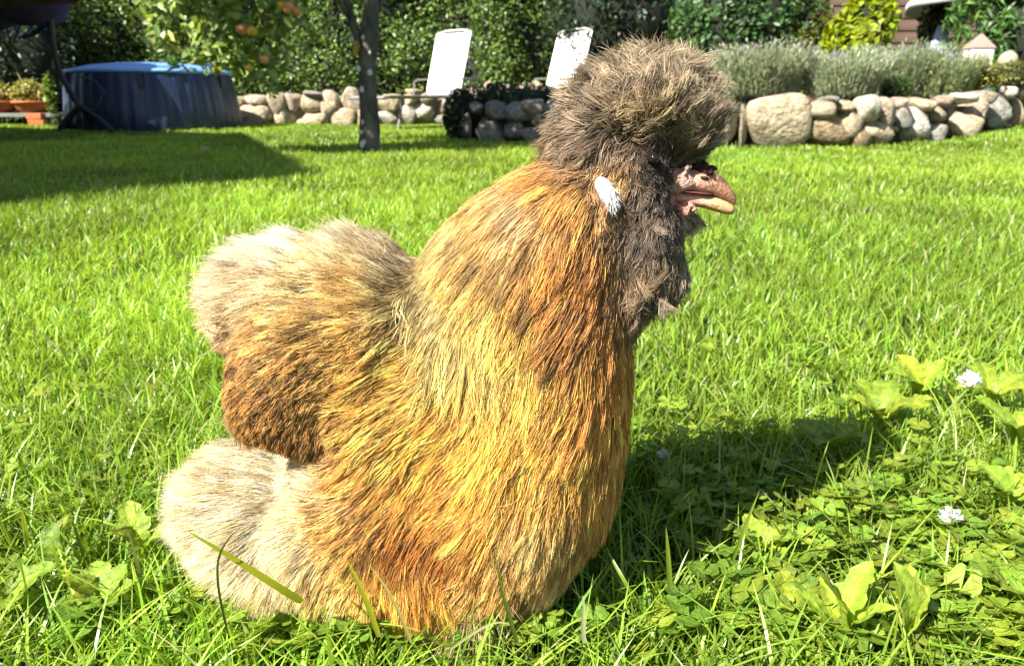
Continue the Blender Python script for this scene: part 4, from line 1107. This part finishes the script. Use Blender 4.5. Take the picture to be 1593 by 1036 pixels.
    def comb(p, n, jit, cj=None):
        d2, L, lift, c, z = look(p)
        f = np.stack([d2[:, 0], np.zeros(len(p)), d2[:, 1]], 1)
        f += np.stack([noise(p + 1, 38), noise(p + 2, 38), noise(p + 3, 38)], 1) * .20
        isc = np.isin(z, [0, 1])[:, None]
        f += fr.normal(0, 1, f.shape) * np.where(isc, cj or jit * 2, jit)
        f -= n * (f * n).sum(1, keepdims=True) * .85
        f /= np.linalg.norm(f, axis=1, keepdims=True) + 1e-9
        # on the far side and edges hair also points off the surface by its lift
        L = L * fr.uniform(.55, 1.15, len(p)) * np.where((fr.random(len(p)) < .10) & (lift > .4), 1.3, 1)
        pts = np.empty((len(p), NP, 3)); q = p.copy(); pts[:, 0] = q - n * .001
        for i in range(1, NP):
            s = i / (NP - 1)
            lf = lift * np.where(lift > .45, 1.0 - .35 * s, 1.0 - .9 * s) + .16 * (1 - s)
            d = f + n * lf[:, None] if np.ndim(lf) else f + n * lf
            d = d + np.array([0, 0, -.12 * s])
            d /= np.linalg.norm(d, axis=1, keepdims=True)
            q = q + d * (L / (NP - 1))[:, None]; pts[:, i] = q
        return pts, c, z, L
    # tufts
    NT = 13000
    tp, tnrm = sample(NT); tpts, tcol, tz, tL = comb(tp, tnrm, .17, .48)
    toff = np.clip(np.exp(fr.normal(0, .40, NT)), .45, 1.75); 
    kd = kdtree.KDTree(NT)
    for i in range(NT): kd.insert(tp[i], i)
    kd.balance()
    NH = 300000
    hp, hn = sample(NH); hpts, hcol, hz, hL = comb(hp, hn, .07)
    ci = np.array([kd.find(q)[1] for q in hp])
    s = np.linspace(0, 1, NP)[None, :, None]
    fluffy = np.isin(hz, [zones.index('tail'), zones.index('fluff')])
    cl = (np.where(fluffy, .40, np.where(np.isin(hz, [0, 1]), .84, .80)) * fr.uniform(.5, 1.1, NH))[:, None, None]
    rel = tpts[ci] + (hp - tp[ci])[:, None, :] * .25
    hpts = hpts * (1 - cl * s ** .8) + rel * (cl * s ** .8)
    # a little frizz
    fz_ = fr.normal(0, 1, (NH, 1, 3)) * .0011 * np.sin(s * fr.uniform(2, 7, (NH, 1, 1)) + fr.uniform(0, 6, (NH, 1, 1)))
    hpts = hpts + fz_ * s * np.where(fluffy, 1.6, 1.0)[:, None, None]
    col = hcol * (toff[ci] * np.exp(fr.normal(0, .28, NH)))[:, None]
    # darker strands streaked among the golden ones
    dk = fr.random(NH) < .18; col[dk] *= np.array([.52, .44, .36])
    lt = fr.random(NH) < .10; col[lt] = col[lt] * 1.15 + .05
    lum = (col * np.array([.3, .6, .1])).sum(1, keepdims=True); kd_ = np.where(np.isin(hz, [0, 1]), .26, np.where(np.isin(hz, [6, 7]), .05, .09))[:, None]; gn = np.where(np.isin(hz, [6, 7]), 1.12, np.where(np.isin(hz, [0, 1]), 1.42, 1.16))[:, None]; col = col * np.array([.97, 1.05, 1.0]); col = np.clip((col * (1 - kd_) + lum * kd_) * gn, .004, .86)
    rad0 = np.where(fluffy, .00014, .00022) * fr.uniform(.7, 1.25, NH)
    names = {'crest': 'crest_plumage', 'beard': 'beard_plumage', 'hackle': 'neck_plumage', 'breast': 'breast_plumage', 'belly': 'belly_plumage', 'wing': 'wing_plumage', 'tail': 'tail_plumage', 'fluff': 'thigh_plumage'}
    def curves(name, pts, col, rad, parent=t):
        n, k, _ = pts.shape
        cd = bpy.data.hair_curves.new(name); cd.add_curves([k] * n)
        cd.position_data.foreach_set('vector', (pts - root0).astype(np.float32).ravel())
        ra = cd.attributes.new('radius', 'FLOAT', 'POINT') if 'radius' not in cd.attributes else cd.attributes['radius']
        prof = np.array([1, 1, .95, .85, .7, .5, .2])[None] if k == 7 else np.linspace(1, .2, k)[None]
        ra.data.foreach_set('value', (rad[:, None] * prof).astype(np.float32).ravel())
        ca = cd.attributes.new('Col', 'FLOAT_COLOR', 'CURVE')
        ca.data.foreach_set('color', np.concatenate([col, np.ones((n, 1))], 1).astype(np.float32).ravel())
        cd.materials.append(M_fur)
        return link(bpy.data.objects.new(name, cd), parent)
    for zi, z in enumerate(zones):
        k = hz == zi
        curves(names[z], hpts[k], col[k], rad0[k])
    # feathered foot
    for fx, fy in foot_spots:
        n = 2600; a = fr.uniform(0, 2 * np.pi, n); z0 = fr.uniform(.018, .062, n)
        p0 = np.stack([fx + .009 * np.cos(a), fy + .009 * np.sin(a), z0], 1); dd = np.stack([np.cos(a) * .8, np.sin(a) * .8, -1.0 + 0 * a], 1) + fr.normal(0, .25, (n, 3))
        dd /= np.linalg.norm(dd, axis=1, keepdims=True); Lf = fr.uniform(.016, .034, n)
        q = p0[:, None] + dd[:, None] * (Lf[:, None] * np.linspace(0, 1, 7)[None])[..., None] + np.array([0, 0, .008]) * (np.linspace(0, 1, 7)[None, :, None] * (1 - np.linspace(0, 1, 7)[None, :, None]))
        q[..., 2] = np.maximum(q[..., 2], .004)
        cf = np.where(fr.random((n, 1)) < .3, srgb((80, 60, 40))[None], srgb((215, 190, 150))[None]) * fr.uniform(.6, 1.1, (n, 1))
        curves('foot_plumage', q, cf, np.full(n, .0003))

    # ---- beak, nostril, eye, comb, wattles, ear lobe
    SP = lambda px, py, dy=0.0: P(px, py, YC + dy - max(0, px - 1010) * .0001)
    def loft(name, secs, m, nseg=20, cap=True):
        "secs: (px, top py, bottom py, half depth m) -> a tapering solid along the beak"
        bm = bmesh.new(); rg = []
        for px, y0, y1, hd in secs:
            c = SP(px, (y0 + y1) / 2); h = np.linalg.norm(SP(px, y0) - SP(px, y1)) / 2; ring = []
            for k in range(nseg):
                a_ = k * 2 * math.pi / nseg; sx = math.sin(a_); cx = math.cos(a_)
                ring.append(bm.verts.new(V3(c + np.array([0, hd * math.copysign(abs(cx) ** .85, cx), h * sx]) - root0)))
            rg.append(ring)
        for p_, q_ in zip(rg[:-1], rg[1:]):
            for k in range(nseg): bm.faces.new((p_[k], p_[(k + 1) % nseg], q_[(k + 1) % nseg], q_[k]))
        bm.faces.new(rg[0]); bm.faces.new(rg[-1][::-1])
        o = bm_obj(name, bm, m, t, smooth=True)
        sb = o.modifiers.new('soft', 'SUBSURF'); sb.levels = 1; sb.render_levels = 2
        return o
    def beak_mat(name, base, tip, x0, x1):
        m, n, l, b, out = mat_new(name)
        tc_ = n.new('ShaderNodeTexCoord'); sx = n.new('ShaderNodeSeparateXYZ'); l.new(tc_.outputs['Object'], sx.inputs[0])
        mr = n.new('ShaderNodeMapRange'); mr.inputs[1].default_value = SP(x0, 300)[0] - root0[0]; mr.inputs[2].default_value = SP(x1, 300)[0] - root0[0]; l.new(sx.outputs[0], mr.inputs[0])
        nz = n.new('ShaderNodeTexNoise'); nz.inputs['Scale'].default_value = 520; nz.inputs['Detail'].default_value = 6; l.new(tc_.outputs['Object'], nz.inputs['Vector'])
        mx = n.new('ShaderNodeMix'); mx.data_type = 'RGBA'; l.new(mr.outputs[0], mx.inputs[0]); mx.inputs[6].default_value = (*base, 1); mx.inputs[7].default_value = (*tip, 1)
        m2 = n.new('ShaderNodeMix'); m2.data_type = 'RGBA'; m2.blend_type = 'MULTIPLY'; m2.inputs[0].default_value = .55; l.new(mx.outputs[2], m2.inputs[6]); l.new(nz.outputs['Color'], m2.inputs[7])
        cr = n.new('ShaderNodeValToRGB'); cr.color_ramp.elements[0].position = .35; cr.color_ramp.elements[0].color = (.42, .33, .28, 1); cr.color_ramp.elements[1].position = .55; cr.color_ramp.elements[1].color = (1, 1, 1, 1)
        l.new(nz.outputs['Fac'], cr.inputs[0]); l.new(cr.outputs[0], m2.inputs[7])
        mz = n.new('ShaderNodeMapRange'); mz.inputs[1].default_value = SP(1090, 292)[2]; mz.inputs[2].default_value = SP(1090, 266)[2]; l.new(sx.outputs[2], mz.inputs[0])
        m3 = n.new('ShaderNodeMix'); m3.data_type = 'RGBA'; m3.blend_type = 'MULTIPLY'; l.new(mz.outputs[0], m3.inputs[0]); l.new(m2.outputs[2], m3.inputs[6]); m3.inputs[7].default_value = (.82, .70, .62, 1)
        l.new(m3.outputs[2], b.inputs['Base Color']); b.inputs['Roughness'].default_value = .55
        bp = n.new('ShaderNodeBump'); bp.inputs['Strength'].default_value = .7; bp.inputs['Distance'].default_value = .0012; l.new(nz.outputs['Fac'], bp.inputs['Height']); l.new(bp.outputs[0], b.inputs['Normal'])
        b.inputs['Subsurface Weight'].default_value = .15; b.inputs['Subsurface Scale'].default_value = .003
        return m
    mu = beak_mat('beak_horn', srgb((224, 172, 152)), srgb((160, 116, 90)), 1060, 1125)
    ml = beak_mat('lower_beak_horn', srgb((216, 160, 138)), srgb((204, 166, 116)), 1070, 1130)
    loft('upper_beak', [(1012, 262, 296, .010), (1040, 262, 296, .0115), (1070, 262, 298, .0115), (1095, 262, 301, .0098), (1112, 267, 305, .008), (1127, 281, 311, .006), (1136, 291, 316, .0045), (1142, 303, 319, .003), (1145, 312, 319, .0015)], mu)
    loft('lower_beak', [(1030, 293, 312, .0085), (1050, 295, 315, .009), (1075, 297, 320, .0085), (1100, 302, 325, .0078), (1118, 307, 331, .0064), (1130, 313, 334, .005), (1138, 318, 334, .0034), (1142, 325, 333, .0012)], ml)
    def lump(name, px, py, rx, ry, dr, dy, m, sub=3, nz_=.12, tilt=0):
        c = SP(px, py, dy); s_ = S(px, py); bm = bmesh.new(); bmesh.ops.create_icosphere(bm, subdivisions=sub, radius=1)
        for v in bm.verts:
            k = 1 + nz_ * float(noise(np.array(v.co)[None] * 1.6 + px, 1.8, 3)[0]); v.co = Vector((v.co.x * rx * s_ * k, v.co.y * dr * k, v.co.z * ry * s_ * k))
        bmesh.ops.rotate(bm, verts=bm.verts, matrix=Matrix.Rotation(R(tilt), 3, 'Y')); bmesh.ops.translate(bm, verts=bm.verts, vec=V3(c - root0))
        return bm_obj(name, bm, m, t, smooth=True)
    m_comb = mat_plain('mulberry_comb', srgb((84, 56, 54)), .8, .4, 220, .9, 600, spec=.15)
    m_pink = mat_plain('pink_skin', srgb((196, 134, 120)), .75, .22, 260, .6, 600)
    lump('comb', 1092, 262, 17, 10, .0075, 0, m_comb, nz_=.35, tilt=14)
    lump('comb_lobe', 1102, 268, 6, 5, .006, -.005, m_comb, nz_=.3)
    lump('mouth_line', 1076, 297, 42, 2.4, .0118, 0, mat_plain('dark_mouth', (.10, .028, .022), .6), nz_=.1, tilt=7)  # dark red strip; mouth flesh with the gap's shade put into its colour
    for dy in (-.0118, .0118): lump('nostril', 1096, 277, 7, 2.4, .0014, dy * .78, mat_plain('nostril_dark', (.02, .012, .01), .6), nz_=0, tilt=12)
    m_cheek = mat_plain('cheek_skin', srgb((204, 160, 146)), .5, .16, 300, .7, 700)
    for s_ in (-1, 1):
        lump('cheek', 1052, 282, 30, 19, .006, s_ * .0095, m_cheek, nz_=.12, tilt=6)
        lump('wattle', 1062, 326, 15, 12, .006, s_ * .009, m_pink, nz_=.35)
        for k_, (qx, qy, qr, qz) in enumerate(((1042, 314, 9, 14), (1050, 334, 10, 8), (1076, 322, 9, 5), (1036, 298, 8, 10), (1044, 268, 12, 7), (1066, 266, 11, 5))): lump('skin_fold', qx, qy, qr, qz, .004, s_ * .0105, m_pink if qy > 305 else m_cheek, nz_=.3, tilt=k_ * 25)
        lump('eye', 1016, 246, 9, 9, .005, s_ * .033, mat_plain('dark_eye', (.012, .008, .008), .06), nz_=0)
    # white ear lobe: a small tuft
    c = None
    h_ = bvh.ray_cast(V3(EYE), V3(ray(942, 300)).normalized())[0]
    c = np.array(h_)
    n = 320; uu = fr.normal(size=(n, 3)); uu /= np.linalg.norm(uu, axis=1, keepdims=True)
    s_ = np.linalg.norm(c - EYE) / FPX
    th = R(28); ex = np.array([math.cos(th), 0, math.sin(th)]); ez = np.array([-math.sin(th), 0, math.cos(th)])
    ebm = bmesh.new(); bmesh.ops.create_icosphere(ebm, subdivisions=3, radius=1)
    def ell(u): return c + np.array([0, -.0015, 0]) + ex * (u[:, :1] * 14 * s_) + ez * (u[:, 2:] * 26 * s_) + np.array([0, 1, 0]) * (u[:, 1:2] * .0042)
    for v in ebm.verts: v.co = V3(ell(np.array(v.co)[None])[0] - root0)
    ear = bm_obj('ear_lobe', ebm, mat_plain('white_ear', (.74, .73, .73), .6, .12, 300, .25, 260), t, smooth=True)
    p0 = ell(uu); dd = uu * .25 + np.array([.45, 0, -1]) + fr.normal(0, .22, (n, 3)); dd /= np.linalg.norm(dd, axis=1, keepdims=True)
    q = p0[:, None] + dd[:, None] * (fr.uniform(.002, .006, (n, 1)) * np.linspace(0, 1, 7)[None])[..., None]
    cv = curves('ear_plumage', q, np.full((n, 3), .8), np.full(n, .00014))
    cv.data.materials.clear(); cv.data.materials.append(ear.data.materials[0])
hen()

# ------------------------------------------------------------------ weeds, clover and single blades in the near lawn
def leaf_mesh(name, L, W, col, curl=.5, fold=.25, wave=.0, n=16, seed=0):
    "a broad leaf on a short stalk: along +X, rising to +Z, with a sunken midrib"
    r = np.random.default_rng(seed); Vv, Tt, Cc = [], [], []
    for i in range(n + 1):
        f = i / n; x = L * f
        wd = W * .5 * (math.sin(math.pi * min(1, .06 + f * .94) ** 1.25) ** .75 if f < 1 else 0.02) if f > .18 else W * .06
        wd *= 1 + wave * math.sin(f * 19 + seed) + .07 * (1 if i % 2 else -1) * (f > .25)
        zc = L * curl * (f * .9 - f * f * .95)
        for j, v in enumerate((-1, -.5, 0, .5, 1)):
            Vv.append((x, wd * v, zc + fold * wd * abs(v) + wave * .30 * W * math.sin(f * 15 + v * 2 + seed) * abs(v) + .035 * W * (1 if i % 3 == 0 else -.5) * (abs(v) > .3)))
            k = (1.45 if j == 2 else 1.0) * r.uniform(.88, 1.1) * (1.12 if i % 3 == 0 else 1); Cc.append(np.clip(np.asarray(col) * k, 0, .8))
    for i in range(n):
        for j in range(4):
            a = i * 5 + j; Tt += [(a, a + 5, a + 6), (a, a + 6, a + 1)]
    o = tri_mesh(name, Vv, Tt, M_weed, np.array(Cc), smooth=True)
    return o
LEAFY = np.array([0.215, 0.31, 0.030])
def weed(label, px, py, lpx, nl, az0, spread, lift=.6, tint=1.0, wr=.36, wave=.16):
    b = G(px, py); b[2] = float(gh(b[0], b[1])) + .022
    s = np.linalg.norm(b - EYE) / FPX
    t = thing('broadleaf_weed', label, 'weed', b, group='broad leaved weeds in the lawn')
    for k in range(nl):
        L = lpx * .88 * s * random.uniform(.7, 1.12)
        col = LEAFY * tint * random.uniform(.85, 1.2) * np.array([random.uniform(.9, 1.25), 1, 1])
        o = leaf_mesh('leaf', L, L * wr * random.uniform(.85, 1.15), col, curl=random.uniform(.3, .9), wave=wave, seed=random.randint(0, 999))
        o.parent = t; o.location = (0, 0, .004)
        az = R(az0 + spread * ((k + .5) / nl - .5) + random.uniform(-10, 10))
        o.rotation_euler = (random.uniform(-.35, .35), -R(90 * min(.95, lift * 1.15) * random.uniform(.6, 1.05)), az)
for a in (
        ('yellow green broadleaf weed with upright leaves at the lower picture edge', 1300, 1046, 125, 5, 90, 260, .62, 1.15),
        ('tall broad leaved weed right of the yellow green one at the lower edge', 1395, 1050, 125, 4, 90, 200, .75, 1.1),
        ('wavy leaved weed at the tip of the hen shadow', 1368, 690, 90, 6, 80, 330, .40, 1.15, .5, .2),
        ('weed with large pale leaves above the shadow tip below the upper clover flower', 1425, 650, 85, 4, 100, 240, .55, 1.15, .5),
        ('broad leaved weed beside the stalk of the upper clover flower', 1530, 665, 95, 5, 80, 300, .40, 1.2),
        ('broad leaved weed at the right picture edge above the lower clover flower', 1580, 730, 90, 5, 120, 260, .40, 1.1),
        ('small weed right of the lower white clover flower', 1560, 830, 70, 4, 90, 300, .45, 1.1, .6),
        ('dark green upright weed leaf at lower left', 100, 930, 95, 2, 90, 60, .85, .6, .5),
        ('pale broad leaved weed beside the thigh feathers at lower left', 235, 915, 95, 4, 100, 280, .55, 1.15, .5),
        ('low crowded weed at the bottom left of the lawn', 170, 1000, 85, 6, 90, 330, .40, 1.05, .55),
        ('weed cut by the left picture edge', 30, 990, 80, 4, 60, 300, .45, 1.0, .5),
        ('small weed below the breast with one round leaf', 478, 965, 60, 2, 80, 120, .65, 1.1, .75),
        ('weed leaves in front of the feathered foot', 745, 1025, 60, 3, 90, 200, .6, 1.0, .6),
        ('broad leaved weed on the sunny rim of the hen shadow', 1180, 905, 60, 4, 70, 300, .45, 1.1, .6),
        ('weed half in the hen shadow left of the wavy leaved one', 1290, 735, 70, 5, 90, 330, .35, .95, .55),
        ('round leaved weed near the bottom edge left of the yellow green weed', 1225, 1010, 70, 5, 90, 330, .40, .95, .7),
        ('low weed at the far right corner of the lawn edge', 1560, 985, 80, 5, 100, 320, .40, .95, .6)):
    weed(*a)

# clover: trefoils as one mass, larger nearest ones as plants
def leaflet_geo(n=6):
    pts = [(0, 0, 0)]
    for i in range(n + 1):
        a = -1.15 + 2.3 * i / n
        rr = (1.0 if abs(a) > .12 else .93)
        pts.append((rr * math.cos(a * .75) * (1 - .1 * (abs(a) > 1)), .62 * math.sin(a * 1.2), .10 * abs(math.sin(a * 1.2))))
    return np.array(pts), [(0, i, i + 1) for i in range(1, n + 1)]
LP, LT = leaflet_geo()
def trefoil(c, size, yaw, tilt, r):
    Vs, Ts, Cs = [], [], []
    col = np.array([0.165, 0.275, 0.030]) * r.uniform(.75, 1.45) * np.array([r.uniform(.9, 1.4), 1, 1])
    for k in range(3):
        a = yaw + k * 2.094; q = LP * size; q = q.copy(); q[:, 2] += q[:, 0] * r.uniform(-.25, .35)
        ca, sa = math.cos(a), math.sin(a)
        q = np.stack([q[:, 0] * ca - q[:, 1] * sa, q[:, 0] * sa + q[:, 1] * ca, q[:, 2]], 1)
        Vs.append(q); Ts.append(np.array(LT) + k * len(LP)); cc = np.repeat(col[None] * r.uniform(.9, 1.1), len(LP), 0); cc[0] *= 1.35; Cs.append(cc)
    q = np.concatenate(Vs); tx, ty = tilt
    q = q + np.stack([0 * q[:, 0], 0 * q[:, 0], q[:, 0] * tx + q[:, 1] * ty], 1)
    return q + c, np.concatenate(Ts), np.concatenate(Cs)
def clover_mass():
    r = np.random.default_rng(21); Vs, Ts, Cs = [], [], []; base = 0
    n = 0
    while n < 1250:
        px, py = r.uniform(-60, 1650), r.uniform(560, 1060)
        lo = (py - 560) / 500
        right = sm(850, 1250, px) 
        pr = .10 + .75 * lo ** 1.1 * (0.45 + .55 * right) + .22 * right * lo
        q = G(px, py)
        pr *= np.clip(.6 + .9 * noise(q[None], 9)[0], .05, 1.4)
        if r.random() > pr: continue
        if 260 < px < 930 and py < 935: continue
        z = float(gh(q[0], q[1])) + r.uniform(.016, .040)
        q[2] = z; s = r.uniform(.0055, .0115)
        v, t_, c = trefoil(q, s, r.uniform(0, 6.28), (r.normal(0, .3), r.normal(-.15, .3)), r)
        Vs.append(v); Ts.append(t_ + base); Cs.append(c); base += len(v); n += 1
        # its stalk: a slim ribbon
        g0 = q + np.array([r.normal(0, .006), r.normal(0, .006), 0]); g0[2] = 0
        st = np.array([g0, g0 + [.0007, 0, 0], q + [.0005, 0, 0], q]); Vs.append(st); Ts.append(np.array([(0, 1, 2), (0, 2, 3)]) + base); Cs.append(np.full((4, 3), (.14, .22, .04))); base += 4
    tag(tri_mesh('clover', np.concatenate(Vs), np.concatenate(Ts), M_weed, np.concatenate(Cs)), kind='stuff')
clover_mass()
def clover_plant(label, px, py, n, lpx):
    b = G(px, py); s = np.linalg.norm(b - EYE) / FPX
    t = thing('clover_plant', label, 'clover', b, group='clover plants at the lower edge')
    r = np.random.default_rng(px)
    for k in range(n):
        a = r.uniform(0, 6.28); rad = r.uniform(.2, 1.0) * lpx * s * 1.6; h = r.uniform(.020, .040)
        c = np.array([rad * math.cos(a), rad * .6 * math.sin(a), h])
        bm = bmesh.new(); add_tube(bm, [(0, 0, 0), c * np.array([.5, .5, .7]), c], .0006, 5); bm_obj('stem', bm, M_stalk, t)
        yaw = r.uniform(0, 6.28); tint = r.uniform(.8, 1.35)
        for j in range(3):
            q = LP * lpx * s * r.uniform(.9, 1.05)
            cc = np.repeat(np.array([[.14, .245, .026]]) * tint * r.uniform(.92, 1.08), len(LP), 0); cc[0] *= 1.4
            o = tri_mesh('leaflet', q, LT, M_weed, cc, t); o.location = V3(c); o.rotation_euler = (r.normal(0, .12), r.uniform(-.45, .1), yaw + j * 2.094)
M_stalk = mat_plain('green_stalk', (.16, .24, .05), .5, .15, 200)
for a in (('clover with round leaflets below the belly feathers', 570, 1015, 4, 30), ('clover clump under the dark shaded belly at the lower edge', 640, 1030, 3, 27), ('clover left of the feathered foot at the bottom edge', 510, 1040, 3, 26),
          ('clover growing at the near edge of the hen shadow', 1040, 1010, 4, 30), ('clover in the lower middle right of the foot', 890, 1030, 3, 26), ('clover clump by the lower left corner', 120, 1030, 4, 28),
          ('clover between the yellow green weed and the shadow', 1130, 960, 4, 26), ('clover at the lower right below the white clover flower', 1450, 960, 5, 26), ('clover beside the right edge near the bottom', 1570, 920, 4, 26)):
    clover_plant(*a)

M_petal = mat_plain('white_petal', (.80, .79, .74), .6, .06, 300)
def clover_flower(label, px, py, gx, gy, rpx, seed):
    r = np.random.default_rng(seed)
    g0 = G(gx, gy); Yh = g0[1] + .0; hd = P(px, py, Yh); s = np.linalg.norm(hd - EYE) / FPX; rr = rpx * s
    t = thing('clover_flower', label, 'clover flower', g0, group='white clover flowers in the lawn')
    h = hd - g0
    bm = bmesh.new(); add_tube(bm, [(0, 0, 0), h * np.array([.45, .5, .6]), h - np.array([0, 0, rr * .4])], .0009, 6); bm_obj('stem', bm, M_stalk, t)
    bm = bmesh.new(); bmesh.ops.create_icosphere(bm, subdivisions=2, radius=rr * .38); bmesh.ops.translate(bm, verts=bm.verts, vec=V3(h)); bm_obj('flower_head', bm, mat_plain('cream_green', (.45, .48, .25), .7), t, smooth=True)
    n = 46; u = r.normal(size=(n, 3)); u[:, 2] = np.abs(u[:, 2]) * 1.1 - .25; u /= np.linalg.norm(u, axis=1, keepdims=True)
    up = u + np.array([0, 0, .35])
    C = h + up * rr * .62
    N = np.cross(u, r.normal(size=(n, 3)))
    o = leaves('petal', C, up, N, rr * .95 * r.uniform(.8, 1.15, n), rr * .30, np.full((n, 3), .78), M_petal, t, fold=.5, rich=True)
    tag(o, kind='stuff')
clover_flower('white clover flower on a slanting stalk, uppermost at the right', 1508, 597, 1440, 700, 14.5, 1)
clover_flower('white clover flower lower down at the right between weeds', 1478, 808, 1480, 880, 14.5, 2)
clover_flower('small white clover flower at the upper rim of the hen shadow', 1032, 710, 1040, 745, 10, 3)

# taller blades in front, and the distinctive ones lying over the feathers
x, y = scatter(.22, .75, 4200, .2)
k = rng.random(len(x)) < .8; x, y = x[k], y[k]; n = len(x)
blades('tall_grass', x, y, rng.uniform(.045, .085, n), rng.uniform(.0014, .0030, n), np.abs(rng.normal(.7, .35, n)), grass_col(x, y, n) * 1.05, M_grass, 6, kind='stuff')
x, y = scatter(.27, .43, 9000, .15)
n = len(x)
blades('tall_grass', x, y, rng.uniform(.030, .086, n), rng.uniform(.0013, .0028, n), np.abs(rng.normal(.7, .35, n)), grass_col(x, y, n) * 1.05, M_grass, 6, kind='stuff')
def one_blade(label, pts, wd, col, group='long grass blades before the hen'):
    "pts: (px, py, Y)"
    q = [P(*p) for p in pts]; n = len(q)
    # smooth through the points
    Q = []
    for i in range(n - 1):
        for f in np.linspace(0, 1, 6, endpoint=(i == n - 2)):
            a = q[max(i - 1, 0)]; b = q[i]; c = q[i + 1]; d = q[min(i + 2, n - 1)]
            Q.append(.5 * ((2 * b) + (c - a) * f + (2 * a - 5 * b + 4 * c - d) * f * f + (3 * b - a - 3 * c + d) * f ** 3))
    Q = np.array(Q); m = len(Q); T = np.gradient(Q, axis=0); T /= np.linalg.norm(T, axis=1, keepdims=True)
    sd = np.cross(T, np.array([.15, -1, .35])); sd /= np.linalg.norm(sd, axis=1, keepdims=True); nm = np.cross(sd, T)
    f = np.linspace(0, 1, m); wv = wd * .5 * np.minimum(1, 1.02 - f ** 3)[:, None] * np.minimum(1, .7 + f * 3)[:, None]
    Vv = np.concatenate([Q - sd * wv + nm * wv * .35, Q, Q + sd * wv + nm * wv * .35]); Tt = []
    for i in range(m - 1):
        for a, b in ((0, m), (m, 2 * m)): Tt += [(a + i, b + i, b + i + 1), (a + i, b + i + 1, a + i + 1)]
    cc = np.repeat(np.asarray(col)[None], 3 * m, 0) * np.tile(np.linspace(.85, 1.15, m), 3)[:, None]
    o = tri_mesh('grass_blade', Vv, Tt, M_grass, np.clip(cc, 0, .8), smooth=True, origin=Q[0])
    tag(o, label, 'grass blade', group)
YG = (.30, .34, .02)
one_blade('wide yellow green blade lying slanted over the pale thigh feathers', [(470, 935, .345), (430, 910, .34), (360, 866, .335), (292, 826, .33)], .0042, YG)
one_blade('thin dark blade arched like a hook before the pale thigh feathers', [(355, 985, .335), (341, 920, .33), (340, 870, .33), (358, 835, .33), (382, 815, .335)], .0013, (.05, .07, .02))
one_blade('bright yellow green blade standing before the orange belly feathers', [(590, 990, .335), (572, 940, .335), (555, 900, .335), (538, 868, .335)], .0030, YG)
one_blade('pale straw coloured blade beside the bright one before the belly', [(640, 1000, .335), (620, 950, .335), (598, 910, .335), (572, 876, .335)], .0018, (.40, .36, .12))
one_blade('dark green blade rising over the lower breast feathers', [(805, 1000, .33), (790, 950, .33), (780, 915, .33), (772, 868, .33)], .0022, (.09, .14, .02))
one_blade('long green blade leaning left in the hen shadow', [(1000, 955, .40), (975, 910, .40), (955, 875, .41), (942, 848, .42)], .0026, (.17, .25, .025))
one_blade('short blunt blade standing upright in the hen shadow', [(1042, 915, .40), (1040, 880, .40), (1038, 850, .40), (1036, 820, .40)], .0034, (.19, .27, .03))
one_blade('green blade leaning right across the hen shadow', [(1140, 870, .43), (1155, 830, .43), (1168, 795, .44), (1182, 762, .45)], .0028, (.17, .25, .025))
one_blade('pale cut blade low in front of the shadow', [(908, 1000, .35), (907, 970, .35), (908, 945, .35), (906, 925, .35)], .0026, (.45, .46, .28))
one_blade('long blade arching left in the lawn above the tail', [(205, 610, .68), (200, 550, .68), (182, 480, .69), (150, 415, .70)], .0030, (.17, .26, .03))
one_blade('pale blade crossing low before the feathered foot', [(700, 1010, .33), (735, 985, .33), (770, 968, .33), (800, 972, .33)], .0016, (.34, .36, .14))
q = G(314, 246)
fl = leaf_mesh('fallen_leaf', .07, .045, (.42, .36, .26), curl=.5, wave=.2, seed=5); fl.location = (q[0], q[1], .045); fl.rotation_euler = (.3, -.2, 1.0)
tag(fl, 'small pale fallen leaf on the shaded lawn before the hot tub', 'leaf')
